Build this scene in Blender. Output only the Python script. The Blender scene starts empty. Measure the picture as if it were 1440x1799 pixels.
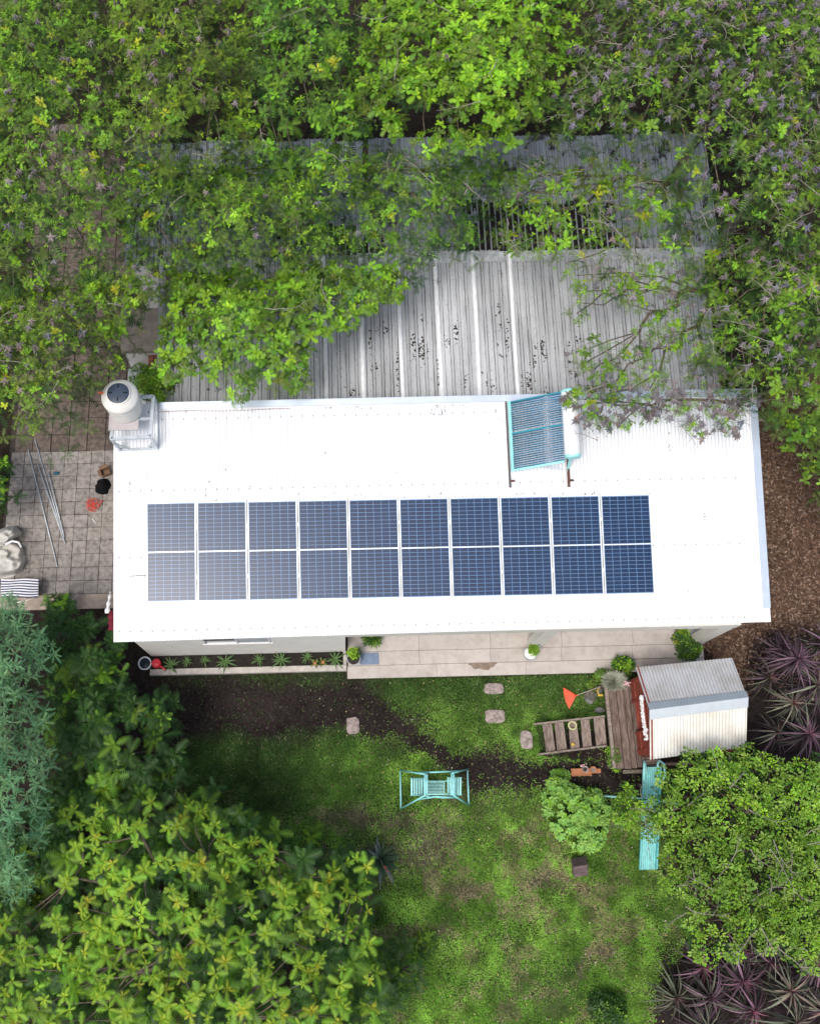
import bpy, math, random
import numpy as np
from mathutils import Vector, Matrix

sc = bpy.context.scene
random.seed(7)
RNG = np.random.default_rng(11)
R = math.radians

# ------------------------------------------------------------------ camera
F = 1697.0; CX, CY = 610.0, 900.0           # focal length and principal point in photo pixels (1440 x 1799)
TILT, HEAD = 0.311, -0.024
CAM = np.array([4.062, -3.731, 22.53])
c_r = np.array([math.cos(HEAD), math.sin(HEAD), 0.0])
c_n = np.array([-math.sin(HEAD), math.cos(HEAD), 0.0])
c_f = np.array([0, 0, -1.0]) * math.cos(TILT) + c_n * math.sin(TILT)
c_u = np.cross(c_r, c_f)
cam_d = bpy.data.cameras.new('camera')
cam = bpy.data.objects.new('camera', cam_d)
sc.collection.objects.link(cam)
cam.matrix_world = Matrix(((c_r[0], c_u[0], -c_f[0], CAM[0]),
                           (c_r[1], c_u[1], -c_f[1], CAM[1]),
                           (c_r[2], c_u[2], -c_f[2], CAM[2]), (0, 0, 0, 1)))
cam_d.sensor_fit = 'VERTICAL'
cam_d.sensor_height = 24.0
cam_d.lens = 24.0 * F / 1799.0
cam_d.shift_x = (720.0 - CX) / 1799.0
cam_d.clip_start = 0.1
cam_d.clip_end = 2000
sc.camera = cam

# ------------------------------------------------------------------ sky, sun, exposure
SUN_EL, SUN_AZ = R(64), R(220)              # azimuth measured clockwise from +Y (the top of the picture)
world = bpy.data.worlds.new('World'); sc.world = world; world.use_nodes = True
wn = world.node_tree; bg = wn.nodes['Background']
sky = wn.nodes.new('ShaderNodeTexSky'); sky.sky_type = 'NISHITA'; sky.sun_disc = False
sky.sun_elevation = SUN_EL; sky.sun_rotation = SUN_AZ
sky.air_density = 1.0; sky.dust_density = 4.0; sky.ozone_density = 1.0
wn.links.new(sky.outputs[0], bg.inputs[0]); bg.inputs[1].default_value = 0.11
sd = bpy.data.lights.new('sun', 'SUN'); sd.energy = 1.5; sd.angle = R(22); sd.color = (1.0, 0.98, 0.95)
so = bpy.data.objects.new('sun', sd); sc.collection.objects.link(so)
sv = Vector((math.sin(SUN_AZ) * math.cos(SUN_EL), math.cos(SUN_AZ) * math.cos(SUN_EL), math.sin(SUN_EL)))
so.rotation_euler = sv.to_track_quat('Z', 'Y').to_euler(); so.location = (0, 0, 40)
sc.view_settings.view_transform = 'Standard'; sc.view_settings.look = 'None'
sc.view_settings.exposure = 0.6; sc.view_settings.gamma = 1.0
sc.view_settings.use_curve_mapping = False

# ------------------------------------------------------------------ helpers: geometry of the place
def G(px, py, z=0.0):
    """world point at height z that the photo shows at (px, py)"""
    d = c_r * (px - CX) / F - c_u * (py - CY) / F + c_f
    k = (z - CAM[2]) / d[2]
    return CAM + d * k

def GG(px, py, z):
    px = np.asarray(px, float); py = np.asarray(py, float); z = np.asarray(z, float)
    d = c_r[None] * ((px - CX) / F)[:, None] - c_u[None] * ((py - CY) / F)[:, None] + c_f[None]
    k = (z - CAM[2]) / d[:, 2]
    return CAM[None] + d * k[:, None]

def PX(X):
    q = np.asarray(X, float) - CAM
    w = q @ c_f
    return CX + F * (q @ c_r) / w, CY - F * (q @ c_u) / w

SL = 0.214; Z0 = 2.6                         # main roof: slope and height of its lower edge
rc, rs = math.cos(SL), math.sin(SL)
def RP(x, v, dz=0.0):
    return np.array([x, v * rc - dz * rs, Z0 + v * rs + dz * rc])
def RG(px, py, dz=0.0):
    """point on the plane dz above the main roof, seen at (px, py)"""
    d = c_r * (px - CX) / F - c_u * (py - CY) / F + c_f
    n = np.array([0, -rs, rc]); p0 = RP(0, 0, dz)
    k = ((p0 - CAM) @ n) / (d @ n)
    return CAM + d * k

# ------------------------------------------------------------------ helpers: objects
def link(o):
    sc.collection.objects.link(o); return o

def tag(o, label=None, cat=None, group=None, kind=None):
    if label: o['label'] = label
    if cat: o['category'] = cat
    if group: o['group'] = group
    if kind: o['kind'] = kind
    return o

def thing(name, label, cat, loc=(0, 0, 0), rot=(0, 0, 0), group=None):
    o = bpy.data.objects.new(name, None); link(o)
    o.empty_display_size = 0.2
    o.location = tuple(float(a) for a in loc); o.rotation_euler = rot
    return tag(o, label, cat, group)

class MB:
    def __init__(s): s.v = []; s.f = []
    def add(s, vs, fs):
        b = len(s.v); s.v += [tuple(float(c) for c in v) for v in vs]
        s.f += [tuple(i + b for i in f) for f in fs]; return s
    def box(s, x0, x1, y0, y1, z0, z1):
        return s.add([(x0,y0,z0),(x1,y0,z0),(x1,y1,z0),(x0,y1,z0),(x0,y0,z1),(x1,y0,z1),(x1,y1,z1),(x0,y1,z1)],
                     [(3,2,1,0),(4,5,6,7),(0,1,5,4),(1,2,6,5),(2,3,7,6),(3,0,4,7)])
    def bbox(s, x0, x1, y0, y1, z0, z1, b=0.006):
        """box with bevelled upper edges"""
        vs = [(x0,y0,z0),(x1,y0,z0),(x1,y1,z0),(x0,y1,z0),(x0,y0,z1-b),(x1,y0,z1-b),(x1,y1,z1-b),(x0,y1,z1-b),
              (x0+b,y0+b,z1),(x1-b,y0+b,z1),(x1-b,y1-b,z1),(x0+b,y1-b,z1)]
        fs = [(3,2,1,0),(8,9,10,11)]
        for i in range(4):
            j = (i+1) % 4
            fs += [(i,j,4+j,4+i),(4+i,4+j,8+j,8+i)]
        return s.add(vs, fs)
    def beam(s, a, b, w, h, up=(0,0,1)):
        a = np.array(a, float); b = np.array(b, float); t = b - a; t = t/np.linalg.norm(t)
        up = np.array(up, float); sd_ = np.cross(t, up)
        if np.linalg.norm(sd_) < 1e-4: sd_ = np.cross(t, (1,0,0))
        sd_ /= np.linalg.norm(sd_); u = np.cross(sd_, t)
        vs = [p + sd_*sx*w/2 + u*sy*h/2 for p in (a, b) for sx, sy in ((-1,-1),(1,-1),(1,1),(-1,1))]
        return s.add(vs, [(0,1,2,3),(7,6,5,4),(0,4,5,1),(1,5,6,2),(2,6,7,3),(3,7,4,0)])
    def tube(s, pts, r, n=8, cap=True):
        pts = [np.array(p, float) for p in pts]; m = len(pts)
        rr = r if hasattr(r, '__len__') else [r]*m
        vs = []; prev = None
        for i, p in enumerate(pts):
            t = pts[min(i+1, m-1)] - pts[max(i-1, 0)]
            L = np.linalg.norm(t); t = t/L if L > 1e-9 else np.array([0,0,1.0])
            if prev is None:
                a = np.cross(t, (0,0,1.0))
                if np.linalg.norm(a) < 0.1: a = np.cross(t, (1.0,0,0))
            else: a = prev - t*(prev @ t)
            a /= np.linalg.norm(a); prev = a; b = np.cross(t, a)
            for k in range(n):
                w = 2*math.pi*k/n
                vs.append(p + (a*math.cos(w) + b*math.sin(w))*rr[i])
        fs = [(i*n+k, i*n+(k+1)%n, (i+1)*n+(k+1)%n, (i+1)*n+k) for i in range(m-1) for k in range(n)]
        if cap: fs += [tuple(range(n))[::-1], tuple((m-1)*n+k for k in range(n))]
        return s.add(vs, fs)
    def lathe(s, prof, c=(0,0,0), n=24, axis=None, capb=True, capt=True):
        """prof: list of (radius, height)"""
        c = np.array(c, float)
        if axis is None: ax, a, b = np.array([0,0,1.0]), np.array([1.0,0,0]), np.array([0,1.0,0])
        else:
            ax = np.array(axis, float); ax /= np.linalg.norm(ax)
            a = np.cross(ax, (0,0,1.0)); a /= np.linalg.norm(a); b = np.cross(ax, a)
        vs = []
        for r, h in prof:
            for k in range(n):
                w = 2*math.pi*k/n; vs.append(c + ax*h + (a*math.cos(w)+b*math.sin(w))*r)
        m = len(prof)
        fs = [(i*n+k, i*n+(k+1)%n, (i+1)*n+(k+1)%n, (i+1)*n+k) for i in range(m-1) for k in range(n)]
        if capb: fs.append(tuple(range(n))[::-1])
        if capt: fs.append(tuple((m-1)*n+k for k in range(n)))
        return s.add(vs, fs)
    def prism(s, poly, z0, z1):
        """poly: counterclockwise xy outline"""
        n = len(poly)
        vs = [(x,y,z0) for x,y in poly] + [(x,y,z1) for x,y in poly]
        return s.add(vs, [tuple(range(n))[::-1], tuple(range(n,2*n))] + [(i,(i+1)%n,n+(i+1)%n,n+i) for i in range(n)])
    def sheet(s, rows, thick=0.0):
        """rows: grid of points"""
        m, n = len(rows), len(rows[0])
        vs = [p for r_ in rows for p in r_]
        fs = [(i*n+j, i*n+j+1, (i+1)*n+j+1, (i+1)*n+j) for i in range(m-1) for j in range(n-1)]
        return s.add(vs, fs)
    def mesh(s, name, off=(0,0,0), smooth=False):
        me = bpy.data.meshes.new(name)
        off = np.array(off, float)
        me.from_pydata([tuple(np.array(v) - off) for v in s.v], [], s.f)
        if smooth:
            me.polygons.foreach_set('use_smooth', [True]*len(me.polygons))
        me.update(); return me

def build(mb, name, mat, parent=None, smooth=False, local=False):
    off = (0,0,0) if (parent is None or local) else tuple(root_off(parent))
    me = mb.mesh(name, off, smooth); me.materials.append(mat)
    o = link(bpy.data.objects.new(name, me))
    if parent is not None: o.parent = parent
    return o

def root_off(p):
    o = np.zeros(3)
    while p is not None:
        o += np.array(p.location); p = p.parent
    return o

def inst(name, me, parent, loc=(0,0,0), rot=(0,0,0), scale=None):
    o = link(bpy.data.objects.new(name, me)); o.parent = parent
    o.location = tuple(float(a) for a in loc); o.rotation_euler = rot
    if scale is not None: o.scale = scale
    return o

def smooth_angle(o, ang=40):
    me = o.data
    me.polygons.foreach_set('use_smooth', [True]*len(me.polygons))
    try: me.set_sharp_from_angle(angle=R(ang))
    except Exception: pass
    return o

def npmesh(name, V, T, C, mat, parent=None, off=None, smooth=False):
    """triangle mesh from arrays, C: per-vertex rgb"""
    V = np.asarray(V, np.float32)
    if off is None and parent is not None: off = root_off(parent)
    if off is not None: V = V - np.asarray(off, np.float32)[None]
    me = bpy.data.meshes.new(name)
    nv, nt = len(V), len(T)
    me.vertices.add(nv); me.vertices.foreach_set('co', np.ascontiguousarray(V).ravel())
    me.loops.add(nt*3); me.loops.foreach_set('vertex_index', np.ascontiguousarray(T, np.int32).ravel())
    me.polygons.add(nt)
    me.polygons.foreach_set('loop_start', np.arange(0, nt*3, 3, dtype=np.int32))
    me.polygons.foreach_set('loop_total', np.full(nt, 3, np.int32))
    if smooth: me.polygons.foreach_set('use_smooth', np.ones(nt, bool))
    if C is not None:
        a = me.attributes.new('tint', 'FLOAT_COLOR', 'POINT')
        a.data.foreach_set('color', np.c_[C, np.ones(nv)].astype(np.float32).ravel())
    me.update(calc_edges=True); me.validate()
    me.materials.append(mat)
    o = link(bpy.data.objects.new(name, me))
    if parent is not None: o.parent = parent
    return o

# ------------------------------------------------------------------ helpers: noise on numpy
_NG = RNG.random((256, 256))
def vnoise(x, y, s=1.0, seed=0):
    x = np.asarray(x)/s + seed*17.3; y = np.asarray(y)/s + seed*9.1
    xi = np.floor(x).astype(int); yi = np.floor(y).astype(int)
    fx = x-xi; fy = y-yi; fx = fx*fx*(3-2*fx); fy = fy*fy*(3-2*fy)
    a = _NG[xi%256, yi%256]; b = _NG[(xi+1)%256, yi%256]; c = _NG[xi%256, (yi+1)%256]; d = _NG[(xi+1)%256, (yi+1)%256]
    return (a*(1-fx)+b*fx)*(1-fy) + (c*(1-fx)+d*fx)*fy
def fbm(x, y, s=1.0, seed=0, o=4):
    t = 0; w = 0.5; tot = 0
    for i in range(o):
        t = t + vnoise(x, y, s/2**i, seed+i*3)*w; tot += w; w *= 0.5
    return t/tot

def inpoly(px, py, poly):
    px = np.asarray(px); py = np.asarray(py); ins = np.zeros(px.shape, bool)
    n = len(poly)
    for i in range(n):
        x1, y1 = poly[i]; x2, y2 = poly[(i+1)%n]
        if y1 == y2: continue
        c = ((y1 > py) != (y2 > py)) & (px < (x2-x1)*(py-y1)/(y2-y1)+x1)
        ins ^= c
    return ins
def polydist(px, py, poly):
    px = np.asarray(px, float); py = np.asarray(py, float); best = np.full(px.shape, 1e9); n = len(poly)
    for i in range(n):
        ax, ay = poly[i]; bx, by = poly[(i+1)%n]
        dx, dy = bx-ax, by-ay; L = dx*dx+dy*dy+1e-9
        t = np.clip(((px-ax)*dx+(py-ay)*dy)/L, 0, 1)
        best = np.minimum(best, np.hypot(px-ax-t*dx, py-ay-t*dy))
    return best

# ------------------------------------------------------------------ materials
def nodes_of(m): return m.node_tree.nodes, m.node_tree.links
def pmat(name, col, rough=0.6, metal=0.0, var=0.15, nscale=6.0, bump=0.0, bscale=40.0, col2=None, lo=0.4, hi=0.65,
         rand=0.0, stretch=(1,1,1), spec=0.5, coat=0.0, world_space=False):
    """base colour broken up by noise, per-object variation, fine relief"""
    m = bpy.data.materials.new(name); m.use_nodes = True
    N, L = nodes_of(m); b = N['Principled BSDF']
    b.inputs['Roughness'].default_value = rough; b.inputs['Metallic'].default_value = metal
    b.inputs['Specular IOR Level'].default_value = spec
    if coat: b.inputs['Coat Weight'].default_value = coat; b.inputs['Coat Roughness'].default_value = 0.05
    tc = N.new('ShaderNodeTexCoord'); mp = N.new('ShaderNodeMapping'); mp.inputs['Scale'].default_value = stretch
    if world_space:
        ge = N.new('ShaderNodeNewGeometry'); L.new(ge.outputs['Position'], mp.inputs['Vector'])
    else: L.new(tc.outputs['Object'], mp.inputs['Vector'])
    no = N.new('ShaderNodeTexNoise'); no.inputs['Scale'].default_value = nscale; no.inputs['Detail'].default_value = 6
    no.inputs['Roughness'].default_value = 0.6
    L.new(mp.outputs[0], no.inputs['Vector'])
    rp = N.new('ShaderNodeValToRGB'); rp.color_ramp.elements[0].position = lo; rp.color_ramp.elements[1].position = hi
    c2 = col2 if col2 else tuple(c*(1-var) for c in col); c1 = col
    rp.color_ramp.elements[0].color = (*c2, 1); rp.color_ramp.elements[1].color = (*c1, 1)
    L.new(no.outputs['Fac'], rp.inputs['Fac'])
    out = rp.outputs['Color']
    if rand:
        oi = N.new('ShaderNodeObjectInfo'); mr = N.new('ShaderNodeMapRange')
        mr.inputs['To Min'].default_value = 1-rand; mr.inputs['To Max'].default_value = 1+rand
        L.new(oi.outputs['Random'], mr.inputs['Value'])
        hs = N.new('ShaderNodeHueSaturation'); L.new(mr.outputs[0], hs.inputs['Value']); L.new(out, hs.inputs['Color'])
        out = hs.outputs['Color']
    L.new(out, b.inputs['Base Color'])
    if bump:
        n2 = N.new('ShaderNodeTexNoise'); n2.inputs['Scale'].default_value = bscale; n2.inputs['Detail'].default_value = 4
        L.new(mp.outputs[0], n2.inputs['Vector'])
        bp = N.new('ShaderNodeBump'); bp.inputs['Strength'].default_value = bump; bp.inputs['Distance'].default_value = 0.01
        L.new(n2.outputs['Fac'], bp.inputs['Height']); L.new(bp.outputs[0], b.inputs['Normal'])
    return m

def tintmat(name, rough=0.55, trans=0.0, var=0.25, nscale=30.0, spec=0.3, bump=0.0):
    m = bpy.data.materials.new(name); m.use_nodes = True
    N, L = nodes_of(m); b = N['Principled BSDF']; b.inputs['Roughness'].default_value = rough
    b.inputs['Specular IOR Level'].default_value = spec
    at = N.new('ShaderNodeAttribute'); at.attribute_name = 'tint'
    ge = N.new('ShaderNodeNewGeometry')
    no = N.new('ShaderNodeTexNoise'); no.inputs['Scale'].default_value = nscale; no.inputs['Detail'].default_value = 5
    L.new(ge.outputs['Position'], no.inputs['Vector'])
    mr = N.new('ShaderNodeMapRange'); mr.inputs['From Min'].default_value = 0.3; mr.inputs['From Max'].default_value = 0.7
    mr.inputs['To Min'].default_value = 1-var; mr.inputs['To Max'].default_value = 1+var
    L.new(no.outputs['Fac'], mr.inputs['Value'])
    hs = N.new('ShaderNodeHueSaturation'); L.new(at.outputs['Color'], hs.inputs['Color']); L.new(mr.outputs[0], hs.inputs['Value'])
    L.new(hs.outputs['Color'], b.inputs['Base Color'])
    if bump:
        bp = N.new('ShaderNodeBump'); bp.inputs['Strength'].default_value = bump; bp.inputs['Distance'].default_value = 0.02
        L.new(no.outputs['Fac'], bp.inputs['Height']); L.new(bp.outputs[0], b.inputs['Normal'])
    if trans:
        out = N['Material Output']; tr = N.new('ShaderNodeBsdfTranslucent'); mx = N.new('ShaderNodeMixShader')
        mx.inputs['Fac'].default_value = trans
        L.new(hs.outputs['Color'], tr.inputs['Color']); L.new(b.outputs[0], mx.inputs[1]); L.new(tr.outputs[0], mx.inputs[2])
        L.new(mx.outputs[0], out.inputs['Surface'])
    return m

M = {}
M['leaf'] = tintmat('leaf', 0.5, 0.3, 0.15, 60)
M['ground'] = tintmat('ground_surface', 0.95, 0, 0.45, 14, 0.1, 0.6)
M['grass'] = tintmat('grass_blades', 0.6, 0.2, 0.1, 10)
M['chip'] = tintmat('wood_chips', 0.8, 0, 0.15, 80, 0.2)
M['bark'] = pmat('bark', (0.16,0.125,0.09), 0.9, 0, 0.5, 12, 0.8, 30, stretch=(1,1,0.3))
M['twig'] = pmat('pale_twig', (0.36,0.32,0.27), 0.85, 0, 0.4, 20)
M['roof'] = pmat('white_roof_metal', (0.82,0.83,0.84), 0.38, 0.0, 0.08, 1.2, spec=0.6, stretch=(1,0.15,1))
M['flash'] = pmat('zinc_flashing', (0.60,0.68,0.78), 0.35, 0.35, 0.12, 3, spec=0.6)
M['wall'] = pmat('cream_render', (0.86,0.835,0.78), 0.9, 0, 0.08, 3, 0.25, 60)
M['cream'] = pmat('cream_paint', (0.72,0.70,0.63), 0.7, 0, 0.06, 4)
M['white'] = pmat('white_paint', (0.80,0.81,0.82), 0.45, 0, 0.06, 5)
M['glassdark'] = pmat('window_glass', (0.08,0.10,0.13), 0.08, 0, 0.2, 2)
M['cell'] = pmat('solar_cell', (0.004,0.026,0.080), 0.28, 0.0, 0.25, 1.0, rand=0.10, spec=0.55)
M['back'] = pmat('panel_backsheet', (0.15,0.27,0.46), 0.25, 0, 0.05, 4)
M['alu'] = pmat('aluminium_frame', (0.82,0.85,0.88), 0.35, 0.2, 0.04, 6)
M['tankplastic'] = pmat('ivory_plastic', (0.74,0.72,0.66), 0.5, 0, 0.10, 3)
M['lid'] = pmat('dark_blue_lid', (0.045,0.065,0.10), 0.5, 0, 0.3, 5)
M['steel'] = pmat('galvanised_steel', (0.62,0.67,0.70), 0.45, 0.3, 0.25, 6)
M['turq'] = pmat('turquoise_paint', (0.31,0.79,0.74), 0.45, 0, 0.18, 6, rand=0.03)
M['turql'] = pmat('pale_turquoise_paint', (0.38,0.82,0.79), 0.45, 0, 0.2, 8, rand=0.04)
M['tube'] = pmat('vacuum_tube_glass', (0.035,0.16,0.28), 0.08, 0.0, 0.2, 3, rand=0.25, spec=0.8)
M['teal'] = pmat('teal_rail', (0.03,0.25,0.32), 0.4, 0, .15, 6)
M['darkrail'] = pmat('dark_grey_rail', (0.10,0.085,0.09), 0.6, 0, .3, 8)
M['rust'] = pmat('rusty_steel', (0.14,0.06,0.04), 0.8, 0, 0.5, 12)
M['black'] = pmat('black_plastic', (0.006,0.006,0.007), 0.85, 0, 0.3, 10, spec=0.15)
M['tile'] = pmat('stone_paving_tile', (0.30,0.272,0.245), 0.9, 0, 0.5, 9, 0.5, 40, col2=(0.17,0.148,0.13), lo=0.35, hi=0.6, rand=0.11, world_space=True)
M['tiled'] = pmat('brown_paving_tile', (0.165,0.128,0.102), 0.9, 0, 0.5, 9, 0.5, 40, rand=0.14, world_space=True)
M['conc'] = pmat('beige_concrete', (0.42,0.34,0.28), 0.9, 0, 0.3, 5, 0.3, 40, rand=0.04)
M['slab'] = pmat('pinkish_patio_slab', (0.52,0.475,0.435), 0.85, 0, 0.3, 5, 0.2, 30, col2=(0.42,0.37,0.33), lo=0.3, hi=0.6, rand=0.05, world_space=True)
M['curb'] = pmat('pale_curb', (0.52,0.48,0.43), 0.9, 0, 0.25, 8, 0.3, 40)
M['joint'] = pmat('dark_joint', (0.055,0.042,0.035), 1.0, 0, 0.4, 10)
M['stone'] = pmat('rough_pink_stone', (0.42,0.34,0.31), 0.95, 0, 0.5, 14, 0.9, 30, rand=0.1)
M['wood'] = pmat('weathered_wood', (0.20,0.145,0.118), 0.85, 0, 0.5, 7, 0.5, 30, stretch=(5,0.6,5), rand=0.16, col2=(0.085,0.055,0.042), lo=0.38, hi=0.6)
M['woodx'] = pmat('weathered_board', (0.30,0.25,0.205), 0.85, 0, 0.5, 7, 0.5, 30, stretch=(0.6,5,5), rand=0.14, col2=(0.15,0.11,0.085), lo=0.35, hi=0.6)
M['treadw'] = pmat('worn_tread_wood', (0.29,0.23,0.19), 0.85, 0, 0.5, 7, 0.5, 30, stretch=(4,0.8,4), rand=0.14, col2=(0.13,0.09,0.07), lo=0.35, hi=0.6)
M['redwood'] = pmat('red_painted_wood', (0.30,0.055,0.030), 0.7, 0, 0.35, 8, 0.2, 30, rand=0.1)
M['redplank'] = pmat('faded_red_plank', (0.25,0.085,0.055), 0.8, 0, 0.4, 8, 0.3, 30, rand=0.12)
M['ivory'] = pmat('ivory_lit_corrugated', (0.78,0.76,0.70), 0.5, 0, 0.28, 2.2, col2=(0.64,0.60,0.52), lo=0.35, hi=0.62)  # playhouse roof: sunlit slope painted paler
M['greycor'] = pmat('grey_shade_corrugated', (0.50,0.51,0.52), 0.5, 0.1, 0.3, 2.4, col2=(0.40,0.39,0.37), lo=0.35, hi=0.62)  # playhouse roof: shaded slope painted darker
M['ridge'] = pmat('shade_tinted_ridge_metal', (0.29,0.34,0.37), 0.45, 0.1, 0.1, 4)  # ridge cap: far side darkened as if in shade
M['ridgel'] = pmat('lit_tinted_ridge_metal', (0.56,0.61,0.64), 0.45, 0.1, 0.1, 4)  # same ridge cap, sunlit side painted lighter
M['orange'] = pmat('orange_plastic', (0.72,0.10,0.035), 0.5, 0, 0.1, 8)
M['terra'] = pmat('terracotta', (0.46,0.19,0.09), 0.85, 0, 0.25, 12)
M['red'] = pmat('red_plastic', (0.68,0.03,0.05), 0.4, 0, 0.1, 6)
M['redcord'] = pmat('red_cord', (0.72,0.07,0.04), 0.7, 0, 0.25, 20)
M['yellow'] = pmat('yellow_plastic', (0.65,0.45,0.06), 0.5, 0, 0.15, 9)
M['ring'] = pmat('pale_yellow_rubber', (0.60,0.60,0.30), 0.6, 0, 0.15, 9)
M['pink'] = pmat('pink_cloth', (0.70,0.42,0.42), 0.9, 0, 0.15, 20)
M['whitecloth'] = pmat('white_cloth', (0.80,0.80,0.80), 0.95, 0, 0.1, 20)
M['tarp'] = pmat('ivory_canvas', (0.53,0.51,0.46), 0.9, 0, 0.15, 3, 0.4, 12)
M['bluecloth'] = pmat('blue_cloth', (0.055,0.15,0.21), 0.9, 0, 0.3, 14)
M['mat'] = pmat('pale_blue_mat', (0.22,0.29,0.40), 0.95, 0, 0.3, 30)
M['navy'] = pmat('navy_cloth', (0.045,0.055,0.12), 0.9, 0, 0.3, 12)
M['pot'] = pmat('grey_glazed_pot', (0.40,0.43,0.43), 0.6, 0, 0.25, 10)
M['brownbox'] = pmat('brown_roof_boards', (0.15,0.105,0.10), 0.85, 0, 0.35, 12, 0.5, 30, rand=0.12)
M['brick'] = pmat('red_brick', (0.33,0.13,0.08), 0.9, 0, 0.35, 12, 0.4, 40, rand=0.2)
M['soil'] = pmat('dark_soil', (0.024,0.018,0.014), 1.0, 0, 0.5, 12, 1.0, 30)
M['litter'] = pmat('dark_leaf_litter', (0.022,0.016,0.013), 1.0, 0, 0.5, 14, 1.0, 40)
M['greystone'] = pmat('grey_stone', (0.27,0.26,0.24), 0.9, 0, 0.4, 14, 0.6, 30)
M['maroon'] = pmat('maroon_cloth', (0.19,0.012,0.03), 0.9, 0, 0.3, 12)

def shedmat(name, base, dark, blot=0.5, streak=30, pitch=0.2, off=0.05):
    """old corrugated sheet: streaks down the slope, lichen and black litter blotches"""
    m = bpy.data.materials.new(name); m.use_nodes = True
    N, L = nodes_of(m); b = N['Principled BSDF']; b.inputs['Roughness'].default_value = 0.6
    b.inputs['Metallic'].default_value = 0.1
    ge = N.new('ShaderNodeNewGeometry')
    def noise(scale, st, det=5, rgh=0.6):
        mp = N.new('ShaderNodeMapping'); mp.inputs['Scale'].default_value = st; L.new(ge.outputs['Position'], mp.inputs['Vector'])
        n = N.new('ShaderNodeTexNoise'); n.inputs['Scale'].default_value = scale; n.inputs['Detail'].default_value = det
        n.inputs['Roughness'].default_value = rgh
        L.new(mp.outputs[0], n.inputs['Vector']); return n.outputs['Fac']
    def ramp(fac, p0, p1, a, b_):
        r_ = N.new('ShaderNodeValToRGB'); r_.color_ramp.elements[0].position = p0; r_.color_ramp.elements[1].position = p1
        r_.color_ramp.elements[0].color = (*a, 1); r_.color_ramp.elements[1].color = (*b_, 1); L.new(fac, r_.inputs['Fac']); return r_.outputs['Color']
    def mul(a, b_):
        x = N.new('ShaderNodeMix'); x.data_type = 'RGBA'; x.blend_type = 'MULTIPLY'; x.inputs[0].default_value = 1
        L.new(a, x.inputs[6]); L.new(b_, x.inputs[7]); return x.outputs[2]
    c0 = ramp(noise(1.0, (0.9,0.35,1)), 0.35, 0.65, tuple(c*0.70 for c in base), base)
    st = ramp(noise(1.0, (streak,0.8,1), 4, 0.7), 0.34, 0.5, (0.72,0.71,0.70), (1,1,1))
    sp = ramp(noise(26, (1,0.5,1), 4, 0.7), 0.30, 0.42, (0.55,0.52,0.5), (1,1,1))
    bl = ramp(noise(1.9, (1.3,1,1), 7, 0.75), blot, blot+0.035, (1,1,1), dark)
    oi = N.new('ShaderNodeObjectInfo'); mr = N.new('ShaderNodeMapRange'); mr.inputs['To Min'].default_value = 0.85; mr.inputs['To Max'].default_value = 1.12
    L.new(oi.outputs['Random'], mr.inputs['Value']); hs = N.new('ShaderNodeHueSaturation'); L.new(mr.outputs[0], hs.inputs['Value'])
    # grime and rib shade painted dark along the foot of every rib, broken up along the sheet
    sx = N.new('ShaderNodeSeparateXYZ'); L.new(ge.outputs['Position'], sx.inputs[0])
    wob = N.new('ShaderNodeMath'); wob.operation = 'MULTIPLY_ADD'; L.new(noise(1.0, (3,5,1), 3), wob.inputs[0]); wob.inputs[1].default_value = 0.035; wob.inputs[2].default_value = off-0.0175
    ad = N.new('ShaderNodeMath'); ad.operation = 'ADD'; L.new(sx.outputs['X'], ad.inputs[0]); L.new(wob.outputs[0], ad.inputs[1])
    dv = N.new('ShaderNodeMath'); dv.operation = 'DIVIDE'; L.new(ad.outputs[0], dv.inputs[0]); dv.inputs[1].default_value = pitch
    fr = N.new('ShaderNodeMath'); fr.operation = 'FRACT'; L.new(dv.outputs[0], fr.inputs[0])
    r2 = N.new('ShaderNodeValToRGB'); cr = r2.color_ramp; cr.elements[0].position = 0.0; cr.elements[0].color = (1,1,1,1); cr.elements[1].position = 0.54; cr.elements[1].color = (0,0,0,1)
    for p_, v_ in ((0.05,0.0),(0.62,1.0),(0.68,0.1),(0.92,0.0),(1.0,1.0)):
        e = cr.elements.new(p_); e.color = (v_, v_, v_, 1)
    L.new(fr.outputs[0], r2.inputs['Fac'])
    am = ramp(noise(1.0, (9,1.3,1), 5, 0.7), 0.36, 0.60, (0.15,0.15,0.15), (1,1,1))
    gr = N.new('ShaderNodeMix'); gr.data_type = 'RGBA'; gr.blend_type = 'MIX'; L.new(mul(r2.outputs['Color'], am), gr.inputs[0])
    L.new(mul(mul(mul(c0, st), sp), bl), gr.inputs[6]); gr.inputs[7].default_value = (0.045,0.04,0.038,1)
    L.new(gr.outputs[2], hs.inputs['Color']); L.new(hs.outputs[0], b.inputs['Base Color'])
    return m
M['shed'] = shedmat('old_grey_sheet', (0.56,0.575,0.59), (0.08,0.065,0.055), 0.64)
M['shedcap'] = pmat('pale_lap_cap', (0.88,0.89,0.90), 0.5, 0, 0.2, 8, stretch=(3,0.6,1), world_space=True)
M['shed2'] = shedmat('old_blue_grey_sheet', (0.43,0.46,0.49), (0.12,0.09,0.07), 0.56, 22, 0.14, 0.95)

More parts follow.
